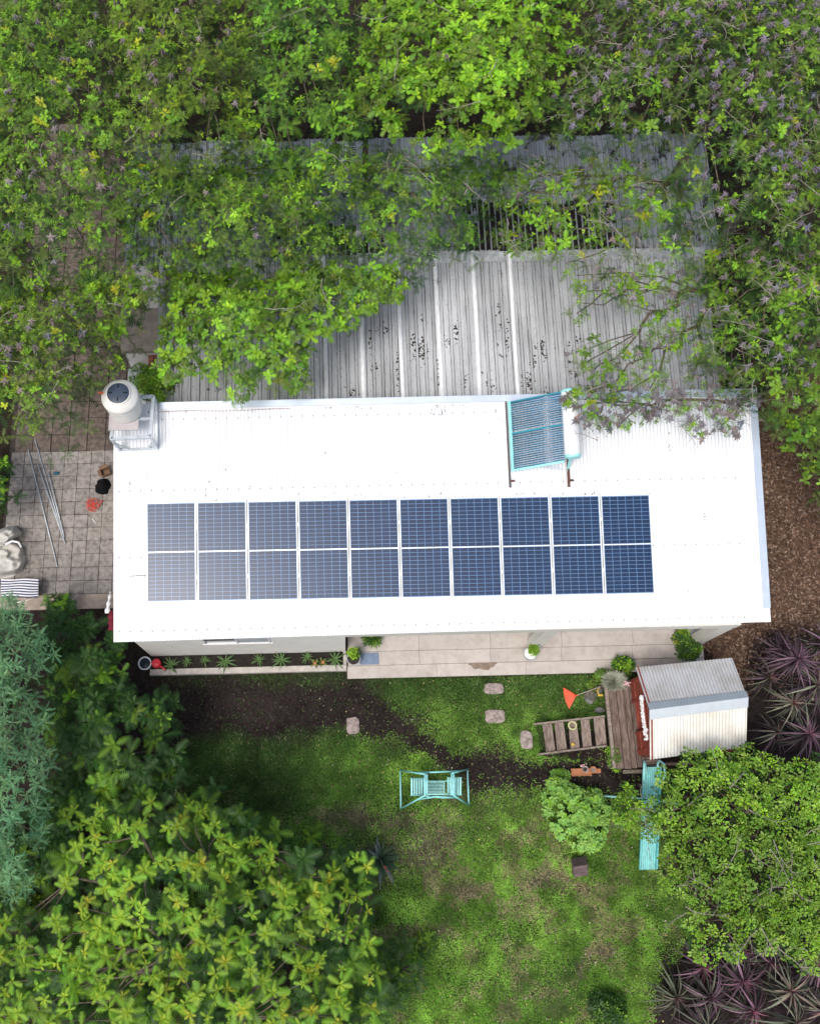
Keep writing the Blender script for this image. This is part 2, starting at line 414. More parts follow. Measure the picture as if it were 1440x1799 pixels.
# ================================================================== THE GROUND
SOIL = [(215,1150),(250,1185),(610,1188),(655,1200),(705,1250),(780,1292),(850,1325),(900,1335),(930,1322),(1070,1312),(1150,1340),(1160,1420),(1060,1404),(960,1385),(930,1400),(850,1405),(800,1372),(740,1345),(690,1310),(640,1290),(560,1288),(430,1296),(335,1300),(250,1400),(60,1480),(0,1500),(0,1060),(190,1070)]
LAWN = [(305,1190),(612,1186),(700,1188),(1060,1180),(1110,1190),(1100,1330),(1170,1400),(1190,1560),(1215,1640),(1180,1700),(1150,1799),(1150,1860),(560,1860),(560,1500),(330,1430),(300,1320)]
MULCH = [(1190,1100),(1330,640),(1640,640),(1640,1230),(1300,1250)]
BARE = [(620,1440,70,28),(760,1490,60,55),(700,1500,75,30),(645,1560,60,26),(1000,1560,60,22),(1060,1690,40,22),(1025,1700,22,20),(820,1560,40,20),(770,1635,22,14),(750,1480,35,45),(690,1440,55,22),(1180,1540,60,25),(960,1550,45,20),(640,1600,40,20),(780,1400,50,20),(840,1350,60,24)]
SOIL2 = [[(1310,1130),(1370,1110),(1500,1120),(1640,1250),(1640,1420),(1300,1420),(1300,1250)], [(1150,1900),(1165,1740),(1180,1670),(1230,1640),(1640,1640),(1640,1900)]]
SOIL2.append([(940,1282),(1075,1266),(1085,1330),(950,1322)])
def ground_masks(X, Y):
    px, py = PX(np.stack([X, Y, np.zeros_like(X)], -1))
    jx = (fbm(X, Y, 0.9, 1)-0.5)*70 + (fbm(X, Y, 0.18, 4)-0.5)*26; jy = (fbm(X, Y, 0.9, 2)-0.5)*60 + (fbm(X, Y, 0.18, 5)-0.5)*24
    qx, qy = px+jx, py+jy
    def soft(poly, w=19):
        i = inpoly(qx, qy, poly); d = polydist(qx, qy, poly)
        return np.clip(0.5 + np.where(i, d, -d)/(2*w), 0, 1)
    soil = np.maximum(np.maximum(soft(SOIL), soft(SOIL2[0])), np.maximum(soft(SOIL2[1]), soft(SOIL2[2], 8))); lawn = soft(LAWN, 20); mulch = soft(MULCH, 16)
    bare = np.zeros_like(X)
    for bx, by, rx, ry in BARE:
        e = np.hypot((qx-bx)/rx, (qy-by)/ry); bare = np.maximum(bare, np.clip(1.25-e, 0, 1))
    return px, py, soil, lawn, mulch, bare
def ground_colour(X, Y):
    px, py, soil, lawn, mulch, bare = ground_masks(X, Y)
    n = fbm(X, Y, 1.3, 7); n2 = fbm(X, Y, 0.35, 9)
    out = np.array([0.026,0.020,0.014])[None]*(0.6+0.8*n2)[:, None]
    g = np.array([0.030,0.060,0.013])[None]*(0.55+0.8*n)[:, None]
    dry = np.array([0.15,0.115,0.075])[None]
    k = np.clip((n-0.56)*4, 0, 1)*0.35*np.clip((py-1380)/80, 0, 1)
    g = g*(1-k[:, None]) + dry*k[:, None]
    k = np.clip(bare*0.8, 0, 1)[:, None]
    br = np.array([0.095,0.075,0.055])[None]*(0.45+1.0*n2)[:, None]
    g = g*(1-k) + br*k
    out = out*(1-lawn[:, None]) + g*lawn[:, None]
    mu = np.array([0.105,0.060,0.036])[None]*(0.6+0.75*n2)[:, None]
    out = out*(1-mulch[:, None]) + mu*mulch[:, None]
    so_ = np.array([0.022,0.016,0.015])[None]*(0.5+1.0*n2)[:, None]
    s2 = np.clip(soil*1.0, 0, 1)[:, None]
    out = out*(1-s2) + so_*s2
    return out
def axis_grid(a, b, d, far):
    core = np.arange(a, b+d/2, d)
    ex = np.array([1,3,8,20,60,150,far])
    return np.concatenate([a-ex[::-1], core, b+ex])
gx = axis_grid(-7.5, 17.5, 0.12, 500); gy = axis_grid(-9.5, 21.5, 0.12, 500)
GXm, GYm = np.meshgrid(gx, gy); nx_, ny_ = len(gx), len(gy)
gX, gY = GXm.ravel(), GYm.ravel()
inner = (gX > -8) & (gX < 18) & (gY > -10) & (gY < 22)
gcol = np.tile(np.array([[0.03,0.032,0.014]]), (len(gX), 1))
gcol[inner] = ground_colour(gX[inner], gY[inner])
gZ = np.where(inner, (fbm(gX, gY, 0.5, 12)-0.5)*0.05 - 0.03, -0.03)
idx = np.arange(nx_*ny_).reshape(ny_, nx_)
a_, b_, c_, d_ = idx[:-1,:-1].ravel(), idx[:-1,1:].ravel(), idx[1:,1:].ravel(), idx[1:,:-1].ravel()
T_ = np.concatenate([np.c_[a_, b_, c_], np.c_[a_, c_, d_]])
tag(npmesh('ground', np.c_[gX, gY, gZ], T_, gcol, M['ground'], smooth=True), kind='structure')

# ---- grass blades
def make_grass():
    n = 1100000
    px = RNG.uniform(290, 1230, n); py = RNG.uniform(1180, 1840, n)
    P = GG(px, py, np.zeros(n)); X, Y = P[:, 0], P[:, 1]
    _, _, soil, lawn, mulch, bare = ground_masks(X, Y)
    keep = lawn*(1-0.97*soil)*(1-0.55*bare)
    keep = np.where(inpoly(px, py, [(942,1276),(1062,1262),(1068,1312),(948,1326)]), keep*.12, keep)
    n1 = fbm(X, Y, 0.28, 21); n2 = fbm(X, Y, 1.6, 23)
    keep = keep*np.clip(0.45+1.1*(n1-0.32)+0.5*(n2-0.4), 0.15, 0.95)
    # patio, planter, deck and steps stay clear
    keep[(Y > -0.60) & (X > 4.1) & (X < 12.6)] = 0
    keep[(Y > -0.40)] = 0
    k = RNG.random(n) < keep*0.50
    X, Y, px, py, n1, n2, bare = X[k], Y[k], px[k], py[k], n1[k], n2[k], bare[k]
    m = len(X)
    az = RNG.uniform(0, 2*np.pi, m); L = RNG.uniform(0.035, 0.085, m)*(0.6+0.9*n2); w = RNG.uniform(0.005, 0.010, m)
    el = RNG.uniform(0.25, 1.2, m)
    dx, dy, dz = np.cos(az)*np.cos(el), np.sin(az)*np.cos(el), np.sin(el)
    sx, sy = -np.sin(az), np.cos(az)
    b = np.stack([X, Y, np.full(m, -0.03)], 1)
    V = np.empty((m, 3, 3)); s = np.stack([sx, sy, np.zeros(m)], 1)*w[:, None]
    V[:, 0] = b-s; V[:, 1] = b+s; V[:, 2] = b + np.stack([dx, dy, dz], 1)*L[:, None]
    near = np.clip((1330-py)/120, 0, 1)                       # darker green strip beside the patio
    left = np.clip((720-px)/250, 0, 1)*np.clip((1480-py)/60, 0, 1)  # tree shade put into the blade colour at the left
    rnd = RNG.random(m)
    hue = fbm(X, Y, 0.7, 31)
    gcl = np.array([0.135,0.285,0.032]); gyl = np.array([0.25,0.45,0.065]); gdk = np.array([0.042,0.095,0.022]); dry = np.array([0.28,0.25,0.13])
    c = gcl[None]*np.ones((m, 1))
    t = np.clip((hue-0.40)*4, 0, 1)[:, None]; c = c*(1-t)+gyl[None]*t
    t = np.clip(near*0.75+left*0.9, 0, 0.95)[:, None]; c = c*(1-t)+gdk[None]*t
    pd = np.clip((fbm(X, Y, 0.40, 41)-0.55)*6.0, 0, 0.6)*np.clip((py-1370)/90, 0, 1) + bare*0.45 + 0.05
    c[rnd < pd] = dry
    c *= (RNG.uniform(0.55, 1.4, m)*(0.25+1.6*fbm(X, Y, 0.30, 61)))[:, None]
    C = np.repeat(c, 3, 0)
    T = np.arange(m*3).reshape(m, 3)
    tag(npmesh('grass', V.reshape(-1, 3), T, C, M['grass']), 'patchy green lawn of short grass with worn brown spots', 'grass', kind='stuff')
    return m
n_grass = make_grass()

# ---- wood chips and fallen leaves
def flakes(name, label, cat, px, py, z, cols, smin, smax, tilt=0.5, keepf=None, ratio=0.45):
    n = len(px); P = GG(px, py, z if hasattr(z, '__len__') else np.full(n, z))
    if keepf is not None:
        k = keepf(P[:, 0], P[:, 1]); P = P[k]; n = len(P)
    az = RNG.uniform(0, 2*np.pi, n); L = RNG.uniform(smin, smax, n); w = L*RNG.uniform(ratio*0.6, ratio*1.4, n)
    ez = RNG.normal(0, tilt, n)
    a = np.stack([np.cos(az), np.sin(az), ez*0.7], 1)*L[:, None]/2
    b = np.stack([-np.sin(az), np.cos(az), RNG.normal(0, tilt, n)*0.7], 1)*w[:, None]/2
    P[:, 2] += RNG.uniform(0, 0.02, n)
    V = np.empty((n, 4, 3)); V[:, 0] = P-a; V[:, 1] = P-b; V[:, 2] = P+a; V[:, 3] = P+b
    cols = np.array(cols); c = cols[RNG.integers(0, len(cols), n)]*RNG.uniform(0.5, 1.4, n)[:, None]
    i = np.arange(n)*4; T = np.concatenate([np.c_[i, i+1, i+2], np.c_[i, i+2, i+3]])
    return tag(npmesh(name, V.reshape(-1, 3), T, np.repeat(c, 4, 0), M['chip']), label, cat, kind='stuff')
nm = 34000
mp = RNG.uniform(1180, 1520, nm), RNG.uniform(690, 1260, nm)
flakes('wood_chip_mulch', 'brown bark chips and fallen leaves covering the ground beside the house', 'mulch', *mp, -0.02,
       [(0.17,0.105,0.068),(0.11,0.062,0.042),(0.24,0.17,0.125),(0.065,0.038,0.026),(0.14,0.085,0.06)], 0.035, 0.10,
       keepf=lambda X, Y: (ground_masks(X, Y)[4]-ground_masks(X, Y)[2]*.8) > RNG.random(len(X))*0.9)
ns = 5000
flakes('fallen_debris', 'scattered crumbs and dead leaf bits on the dark garden soil', 'debris', RNG.uniform(230, 1160, ns), RNG.uniform(1185, 1420, ns), -0.015,
       [(0.05,0.035,0.03),(0.03,0.02,0.02),(0.045,0.05,0.02),(0.09,0.075,0.065)], 0.02, 0.06,
       keepf=lambda X, Y: (ground_masks(X, Y)[2] > 0.4) & (Y < -0.4))

flakes('fallen_leaves', 'small dry leaves scattered over the open lawn', 'fallen leaves', RNG.uniform(560, 1180, 900), RNG.uniform(1190, 1799, 900), 0.02,
       [(0.30,0.22,0.13),(0.18,0.11,0.07),(0.42,0.36,0.12),(0.38,0.33,0.27)], 0.02, 0.055, 0.3, keepf=lambda X, Y: Y < -0.62)
# ---- paving on the left
def quadtile(w, h, t, b, seed):
    r_ = random.Random(seed); mb = MB(); mb.bbox(-w/2, w/2, -h/2, h/2, -t, 0, b)
    mb.v = [(x+r_.uniform(-.002,.002), y+r_.uniform(-.002,.002), z) for x, y, z in mb.v]; return mb.mesh('tile')
pv = MB()
PX0 = G(12, 900)[0]; PXE = -0.43
yS = G(120, 1045)[1]; yM = G(120, 785)[1]
pv.box(PX0-0.05, PXE, yS, 15.1, -0.08, -0.002)
paving = tag(build(pv, 'paving', M['joint']), kind='structure')
tm = [quadtile(0.322, 0.322, 0.03, 0.004, i) for i in range(4)]
for me in tm: me.materials.append(M['tile'])
tm2 = [quadtile(0.435, 0.435, 0.03, 0.006, i+9) for i in range(4)]
for me in tm2: me.materials.append(M['tiled'])
p = 0.333; y = yS + p/2
while y < yM - 0.1:
    x = PXE - p/2
    while x > PX0 - 0.1:
        inst('tile', random.choice(tm), paving, (x+random.uniform(-.003,.003), y+random.uniform(-.003,.003), 0.022+random.uniform(-.003,.003)),
             (random.uniform(-.008,.008), random.uniform(-.008,.008), random.uniform(-.008,.008)))
        x -= p
    y += p
p = 0.45; y0t = y - 0.333/2 + p/2; y = y0t
while y < 15:
    x = PXE - p/2
    while x > PX0 - 0.1:
        inst('tile', random.choice(tm2), paving, (x+random.uniform(-.006,.006), y+random.uniform(-.006,.006), 0.022+random.uniform(-.006,.006)),
             (random.uniform(-.015,.015), random.uniform(-.015,.015), random.uniform(-.012,.012)))
        x -= p
    y += p
st = MB()
yb = G(150, 1070)[1]
st.bbox(PX0-0.8, PXE+0.1, yb, yS-0.004, -0.10, 0.03, 0.01)
tag(build(st, 'pavement', M['conc']), kind='structure')
# trunks of dry leaf litter at the far part of the paving
flakes('leaf_litter', 'dry fallen leaves lying over the brown tiles under the trees', 'leaf litter', RNG.uniform(0, 240, 5200), RNG.uniform(150, 1000, 5200), 0.035,
       [(0.14,0.09,0.06),(0.07,0.045,0.03),(0.22,0.17,0.12)], 0.015, 0.05, 0.25,
       keepf=lambda X, Y: (X > PX0) & (X < PXE) & (RNG.random(len(X)) < np.clip((Y-3.8)/3, 0.10, 1)*np.clip(fbm(X, Y, 0.6, 3)*2-0.4, 0.1, 1)))

# ---- patio in front of the house
pt = MB(); pt.box(4.15, 12.44, -0.55, 1.9, -0.10, 0.045); 
M['joint2'] = pmat('brown_joint', (0.26,0.20,0.165), 1.0, 0, .3, 10)
patio = tag(build(pt, 'patio', M['joint2']), kind='structure')
def slabs(y0, y1, x0, x1, n, z, jit=0.0):
    xs = np.linspace(x0, x1, n+1)
    for i in range(n):
        mb = MB(); mb.bbox(xs[i]+0.002, xs[i+1]-0.002, y0+0.003, y1-0.003, 0.0, z+random.uniform(-.002,.002), 0.006)
        build(mb, 'slab', M['slab'], patio)
slabs(0.82, 1.55, 4.17, 12.5, 5, 0.103)
slabs(0.42, 0.82, 4.17, 12.5, 6, 0.104)
slabs(0.05, 0.42, 4.17, 12.5, 5, 0.102)
slabs(-0.27, 0.05, 4.17, 12.44, 5, 0.104)
slabs(-0.565, -0.27, 4.14, 12.45, 4, 0.055)
mb = MB()
pts = []
for k in range(26):
    a = math.pi + math.pi*k/25
    rr = 1 + 0.25*math.sin(k*2.3)*0.5
    c0 = G(848, 1166, 0.06); rr = 1+0.22*(vnoise(np.array([math.cos(a)*3+9]), np.array([math.sin(a)*3+9]), 1, 3)[0]-.5)*2; pts.append((c0[0]+0.30*rr*math.cos(a), -0.277+0.16*rr*math.sin(a)))
mb.prism(pts, 0.052, 0.0605)
build(mb, 'wet_patch', pmat('damp_stain', (0.28,0.21,0.155), 0.35, 0, 0.3, 9), patio)

# ================================================================== THE HOUSE
house = thing('house', 'long single storey house with bright white corrugated sloping roof', 'house', (6.1, 2.4, 0))
XW, XE, VN = -0.703, 12.99, 4.973
def corrug(x0, x1, va, vb, pitch, amp, fp, sub=8, nv=2, thick=0.004):
    """corrugated sheet; fp(x, v, h) gives the point"""
    n = int(round((x1-x0)/pitch*sub)); mb = MB(); rows = []
    for j in range(nv):
        t = j/(nv-1); row = []
        for i in range(n+1):
            x = x0+(x1-x0)*i/n
            a = va(x) if callable(va) else va; b = vb(x) if callable(vb) else vb
            row.append(fp(x, a+(b-a)*t, amp*math.sin(2*math.pi*(x-x0)/pitch)))
        rows.append(row)
    mb.sheet(rows)
    low = []
    for r_ in (rows[0],): low.append([tuple(np.array(p_)-np.array((0,0,thick))) for p_ in r_]); low.append(r_)
    mb.sheet(low)
    return mb
vs = lambda x: -0.05+0.10*(x-XW)/(XE-XW)
ro = build(corrug(XW, XE-0.135, vs, VN, 0.0762, 0.0095, RP, 8, 3), 'roof', M['roof'], house, smooth=True)
mb = MB()   # roof deck under the sheet
mb.add([RP(XW+.02,0.03,-0.02),RP(XE-.02,0.08,-0.02),RP(XE-.02,VN-.02,-0.02),RP(XW+.02,VN-.02,-0.02),
        RP(XW+.02,0.03,-0.10),RP(XE-.02,0.08,-0.10),RP(XE-.02,VN-.02,-0.10),RP(XW+.02,VN-.02,-0.10)],
       [(0,1,2,3),(7,6,5,4),(4,5,1,0),(5,6,2,1),(6,7,3,2),(7,4,0,3)])
build(mb, 'roof_deck', M['cream'], house)
# flashing on the right verge, gutter on the far edge
mb = MB()
def rquad(mb, x0, x1, v0, v1, h0, h1):
    c = [RP(x, v, h) for h in (h0, h1) for x, v in ((x0,v0),(x1,v0),(x1,v1),(x0,v1))]
    mb.add(c, [(3,2,1,0),(4,5,6,7),(0,1,5,4),(1,2,6,5),(2,3,7,6),(3,0,4,7)])
rquad(mb, XE-0.135, XE, 0.34, 2.62, 0.006, 0.030); rquad(mb, XE-0.139, XE+0.002, 2.60, VN+0.02, 0.010, 0.034)
rquad(mb, XE-0.004, XE+0.012, 0.34, VN, -0.12, 0.026)
build(mb, 'verge_flashing', M['flash'], house)
mb = MB(); rquad(mb, XE-0.135, XE, vs(XE)-0.004, 0.338, -0.004, 0.014); build(mb, 'verge_sheet', M['roof'], house)
mb = MB()
rquad(mb, XW+0.98, 8.85, VN-0.13, VN, 0.013, 0.040); rquad(mb, 8.85, XE+0.002, VN-0.12, VN+0.03, 0.036, 0.058)
rquad(mb, XW+0.98, XE, VN+0.002, VN+0.014, -0.16, 0.035)
build(mb, 'gutter_flashing', M['flash'], house)
mb = MB(); rquad(mb, XW+1.0, XE-.3, VN-0.165, VN-0.135, 0.008, 0.028); build(mb, 'ridge_lip', M['white'], house)
mb = MB(); mb.tube([RP(0.25+k*0.35, VN-0.19+0.012*math.sin(k*1.1), 0.02) for k in range(9)], 0.0045, 5); build(mb, 'cable', M['maroon'], house)
# walls
mb = MB(); mb.box(-0.41, 4.11, 0.07, 0.25, 0, 1.50); mb.box(-0.41, 1.03, 0.07, 0.25, 1.50, 2.14); mb.box(2.49, 4.11, 0.07, 0.25, 1.50, 2.14)
mb.box(-0.41, 4.11, 0.07, 0.25, 2.14, 2.505)
build(mb, 'wall', M['wall'], house)
def slopewall(x0, x1, y0, y1):
    m_ = MB(); f = lambda y: Z0 + (y/rc)*rs - 0.115
    m_.add([(x0,y0,0),(x1,y0,0),(x1,y1,0),(x0,y1,0),(x0,y0,f(y0)),(x1,y0,f(y0)),(x1,y1,f(y1)),(x0,y1,f(y1))],
           [(3,2,1,0),(4,5,6,7),(0,1,5,4),(1,2,6,5),(2,3,7,6),(3,0,4,7)]); return m_
build(slopewall(-0.41, -0.22, 0.252, 4.55), 'wall', M['wall'], house)
build(slopewall(12.1, 12.3, 1.90, 4.55), 'wall', M['wall'], house)
build(slopewall(3.92, 4.11, 0.252, 1.60), 'wall', M['wall'], house)
build(slopewall(-0.218, 12.098, 4.40, 4.55), 'wall', M['wall'], house)
build(slopewall(3.92, 12.098, 1.602, 1.78), 'wall', M['wall'], house)
# window in the front wall
wf = MB()
for a in ((1.03,2.49,1.50,1.53),(1.03,2.49,2.11,2.14),(1.03,1.075,1.531,2.109),(2.445,2.49,1.531,2.109),(1.74,1.785,1.531,2.109)):
    wf.box(a[0], a[1], 0.055, 0.12, a[2], a[3])
win = build(wf, 'window', M['white'], house)
mb = MB(); mb.box(1.076, 1.739, 0.085, 0.095, 1.532, 2.108); build(mb, 'pane', M['glassdark'], win)
mb = MB(); mb.box(1.786, 2.444, 0.065, 0.075, 1.532, 2.108); build(mb, 'pane', pmat('milky_pane', (0.45,0.52,0.58), 0.15, 0, 0.1, 2), win)
mb = MB(); mb.box(1.00, 2.52, 0.045, 0.07, 1.475, 1.499); build(mb, 'sill', M['wall'], win)
# porch beam and columns
mb = MB(); mb.box(4.111, 12.42, 0.02, 0.24, 2.18, 2.49); build(mb, 'beam', M['cream'], house)
for cx_ in (8.49, 12.27):
    mb = MB(); mb.bbox(cx_-0.14, cx_+0.14, 0.03, 0.23, 0.10, 2.179, 0.001); build(mb, 'column', M['cream'], house)
mb = MB(); mb.box(12.13, 12.41, 0.232, 1.898, 2.20, 2.47); build(mb, 'beam', M['cream'], house)
# small white thing on the wall by the paving (meter box)
mb = MB(); q = G(190, 915, 2.2); mb.bbox(-0.80, -0.70, q[1]-0.2, q[1]+0.2, 2.18, 2.75, 0.01); build(mb, 'eave_box', M['white'], house)
mb = MB()
for v in (0.16, 1.7, 3.1, 4.62):
    for k in range(58):
        x = XW+0.12+k*0.2286; p_ = RP(x, v+random.uniform(-.008,.008), 0.0); mb.lathe([(0.011,0.0),(0.011,0.014),(0.004,0.018)], p_, 6)
build(mb, 'roof_screw', M['darkrail'], house)['kind'] = 'stuff'
# dirt and twigs fallen on the roof
def roof_flakes(name, label, spots, cols, smin, smax):
    P = []
    for px, py, rx, ry, n in spots:
        for _ in range(n): P.append(RG(px+random.gauss(0, rx), py+random.gauss(0, ry), 0.016))
    P = np.array(P); n = len(P)
    az = RNG.normal(np.pi/2, 0.7, n); L = RNG.uniform(smin, smax, n)
    a = np.stack([np.cos(az), np.sin(az), np.sin(az)*math.tan(SL)], 1)*L[:, None]/2
    b = np.stack([-np.sin(az), np.cos(az), RNG.normal(0, .3, n)], 1)*L[:, None]*0.18
    V = np.empty((n, 4, 3)); V[:, 0] = P-a; V[:, 1] = P-b; V[:, 2] = P+a; V[:, 3] = P+b
    c = np.array(cols)[RNG.integers(0, len(cols), n)]*RNG.uniform(0.6, 1.3, n)[:, None]
    i = np.arange(n)*4; T = np.concatenate([np.c_[i, i+1, i+2], np.c_[i, i+2, i+3]])
    tag(npmesh(name, V.reshape(-1, 3), T, np.repeat(c, 4, 0), M['chip']), label, 'debris', kind='stuff')
roof_flakes('roof_debris', 'small dry twigs and leaf bits fallen on the white roof',
    [(772,722,6,5,22),(1175,790,2,8,5),(1238,910,3,4,6),(865,730,40,12,8),(330,724,60,3,14),(520,716,90,2,26),(760,712,80,2,22),(236,850,6,4,4),(1060,757,10,4,14),(1045,765,6,5,10),(1200,720,60,18,40),(470,840,150,30,8),(1255,1000,80,40,3),
     (700,871,160,2,20),(360,884,60,1.5,10),(990,868,100,1.5,16)],
    [(0.22,0.21,0.20),(0.12,0.10,0.10),(0.35,0.33,0.32)], 0.02, 0.07)

# ================================================================== SOLAR PANELS
VP0 = 0.718; PW, PL, PP = 1.038, 2.094, 1.06
cell_me = MB().box(-0.0775, 0.0775, -0.0372, 0.0372, -0.0004, 0.0004).mesh('cell'); cell_me.materials.append(M['cell'])
frame = MB(); w, l = PW/2, PL/2
for b_ in ((-w,w,-l,-l+.022),(-w,w,l-.022,l),(-w,-w+.022,-l+.022,l-.022),(w-.022,w,-l+.022,l-.022)): frame.box(b_[0],b_[1],b_[2],b_[3],-0.035,0.0035)
frame_me = frame.mesh('frame'); frame_me.materials.append(M['alu'])
back_me = MB().box(-w+.0225, w-.0225, -l+.0225, l-.0225, -0.006, -0.001).mesh('backsheet'); back_me.materials.append(M['back'])
strip_me = MB().box(-w+.0226, w-.0226, -0.011, 0.011, -0.0009, 0.0006).mesh('centre_strip'); strip_me.materials.append(M['alu'])
clamp_me = MB().box(-0.012, 0.012, -0.03, 0.03, -0.02, 0.008).mesh('clamp'); clamp_me.materials.append(M['alu'])
ordn = ['first', 'second', 'third', 'fourth', 'fifth', 'sixth', 'seventh', 'eighth', 'ninth', 'tenth']
skew = -0.0045
cells = []
for k in range(12):
    for j in range(6):
        for s_ in (-1, 1): cells.append(((j-2.5)*0.1640, s_*(0.018+0.0372+k*0.0831*1.0)))
arr = thing('solar_array', 'row of ten dark blue solar panels mounted on the white roof', 'solar panels', RP(5.3, VP0+PL/2, 0), (SL, 0, 0))
for i in range(10):
    rt = link(bpy.data.objects.new('solar_panel', None)); rt.empty_display_size = .2; rt.parent = arr
    rt.location = (i*PP+PW/2-5.3, (4.5-i)*0.0065, 0.085)
    inst('frame', frame_me, rt); inst('backsheet', back_me, rt); inst('centre_strip', strip_me, rt)
    for cx_, cy_ in cells: inst('cell', cell_me, rt, (cx_, cy_, 0))
    if i < 9:
        for s_ in (-0.53, 0.53): inst('clamp', clamp_me, arr, ((i+1)*PP-0.011-5.3, s_+(4.5-i)*0.0065, 0.085))
for v in (-0.53, 0.53):
    mb = MB(); mb.box(-5.40, 5.38, v-0.02, v+0.02, 0.014, 0.046); build(mb, 'mounting_rail', M['alu'], arr, local=True)
mb = MB(); a = RG(228, 1013, .02); b = RG(258, 1012, .02); mb.tube([a, (a+b)/2+np.array([0,0.01,0.0]), b], 0.006, 5)
tag(build(mb, 'cable', M['rust']), 'short dark cable lying left of the first solar panel', 'cable')

# ================================================================== SOLAR WATER HEATER
H0, H1 = 0.14, 0.80
lb, lt = RG(900, 826, H0), RG(894, 708, H0)          # left edge (low), bottom and top of the picture
rb, rt_ = RG(991, 810, H1), RG(985, 690, H1)         # right edge (high)
wh = thing('solar_water_heater', 'solar water heater with dark blue tubes, white tank and turquoise frame', 'water heater', RP(9.2, 4.0, 0))
NT = 30
upn = np.array([0, -rs, rc])
for i in range(NT):
    t = (i+0.5)/NT
    if abs(t-0.535) < 0.018: continue
    a = lb+(lt-lb)*t; b = rb+(rt_-rb)*t
    mb = MB(); mb.tube([a, b], 0.0155, 6); build(mb, 'vacuum_tube', M['tube'], wh, smooth=True)
mb = MB(); mb.beam(lb-(lt-lb)*0.02, lt+(lt-lb)*0.02, 0.055, 0.06, upn); build(mb, 'tube_rail', M['turq'], wh)
mb = MB(); mb.beam(lb-(lt-lb)*0.01+upn*0.005, rb-(rt_-rb)*0.01, 0.045, 0.04, upn); build(mb, 'side_rail', M['turql'], wh)
mb = MB(); mb.beam(lt+(lt-lb)*0.005, rt_+(rt_-rb)*0.005, 0.03, 0.03, upn); build(mb, 'side_rail', M['teal'], wh)
mb = MB(); mb.beam(lb+(lt-lb)*0.535-upn*0.0, rb+(rt_-rb)*0.535, 0.035, 0.03, upn); build(mb, 'side_rail', M['teal'], wh)
# storage tank
ta, tb = RG(1006, 806, H1+0.03), RG(999, 684, H1+0.03)
ax = (tb-ta)/np.linalg.norm(tb-ta); TL = float(np.linalg.norm(tb-ta))
mb = MB(); mb.lathe([(0.155,0.03),(0.168,0.035),(0.168,TL-0.035),(0.155,TL-0.03)], ta, 28, ax)
smooth_angle(build(mb, 'tank', M['white'], wh))
for c, s_ in ((ta, 1), (tb, -1)):
    mb = MB(); mb.lathe([(0.02,-0.012),(0.12,0.0),(0.165,0.022),(0.1725,0.05),(0.1725,0.075)], c, 28, ax*s_); smooth_angle(build(mb, 'end_cap', M['turql'], wh))
mb = MB()
for t in (0.25, 0.72):
    c = ta+ax*TL*t; mb.lathe([(0.1695,-0.012),(0.1695,0.012)], c, 28, ax)
build(mb, 'tank_band', M['alu'], wh)
mb = MB(); c = ta+ax*TL*0.52; mb.tube([c+np.array([.03,0,.16]), c+np.array([.03,0,.24]), c+np.array([.17,.08,.26])], 0.012, 6); build(mb, 'vent_pipe', M['terra'], wh)
# base rails and legs
def on_roof(px, py, h=0.03): return RG(px, py, h)
la, lb2 = on_roof(896, 857), on_roof(888, 706)
mb = MB(); mb.beam(la, lb2, 0.036, 0.04, upn); build(mb, 'base_rail', M['darkrail'], wh)
ra, rb2 = on_roof(999, 856), on_roof(993, 712)
mb = MB(); mb.beam(ra, rb2, 0.05, 0.04, upn); build(mb, 'base_rail', M['rust'], wh)
for t in (0.10, 0.88):
    base = ra+(rb2-ra)*(0.22+0.62*(t > .5)); top = ta+ax*TL*t
    mb = MB(); mb.beam(base, top-upn*0.1, 0.06, 0.02, (0, 1, 0)); build(mb, 'leg', M['turql'], wh)
mb = MB(); mb.beam(lb+(rb-lb)*0.45-upn*0.02, ra+(rb2-ra)*0.2, 0.02, 0.02, upn); build(mb, 'brace', M['alu'], wh)
for c, s_ in ((la, 1), (ra, 1)):
    mb = MB(); q = c + (lb2-la)/np.linalg.norm(lb2-la)*0.14; mb.beam(q, q+np.array([0.10, 0, 0]), 0.04, 0.05, upn); build(mb, 'foot', M['rust'], wh)

# ================================================================== WATER TANK ON ITS STAND
ZP = 4.06
bc = G(222, 718, ZP+0.04)
wt = thing('water_tank', 'ivory round plastic water tank with dark blue lid on steel stand', 'water tank', bc)
rB, rS, hB = 0.345, 0.375, 0.62
prof = [(rB-.02,0),(rB,0.02)]
for k in range(6):
    z = 0.03+k*0.09; prof += [(rB+0.003*k,z),(rB+0.003*k+0.008,z+0.02),(rB+0.003*k+0.008,z+0.06),(rB+0.003*k,z+0.08)]
prof += [(rS,hB-0.06),(rS,hB-0.03),(rS-0.02,hB),(rS-0.09,hB+0.055),(0.245,hB+0.085)]
mb = MB(); mb.lathe(prof, bc, 40); smooth_angle(build(mb, 'body', M['tankplastic'], wt), 35)
mb = MB(); mb.lathe([(0.240,hB+0.086),(0.244,hB+0.115),(0.225,hB+0.125)], bc, 40); ld_rim = build(mb, 'rim', M['tankplastic'], wt)
mb = MB(); mb.lathe([(0.222,hB+0.1255),(0.222,hB+0.136),(0.205,hB+0.146),(0.10,hB+0.156),(0.01,hB+0.158)], bc, 36)
lid = smooth_angle(build(mb, 'lid', M['lid'], wt))
mb = MB()
for k in range(4):
    a = k*math.pi/2; d = np.array([math.cos(a), math.sin(a), 0])
    mb.beam(bc+d*0.11+np.array([0,0,hB+0.160]), bc+d*0.185+np.array([0,0,hB+0.155]), 0.016, 0.014)
build(mb, 'lid_rib', M['black'], lid)
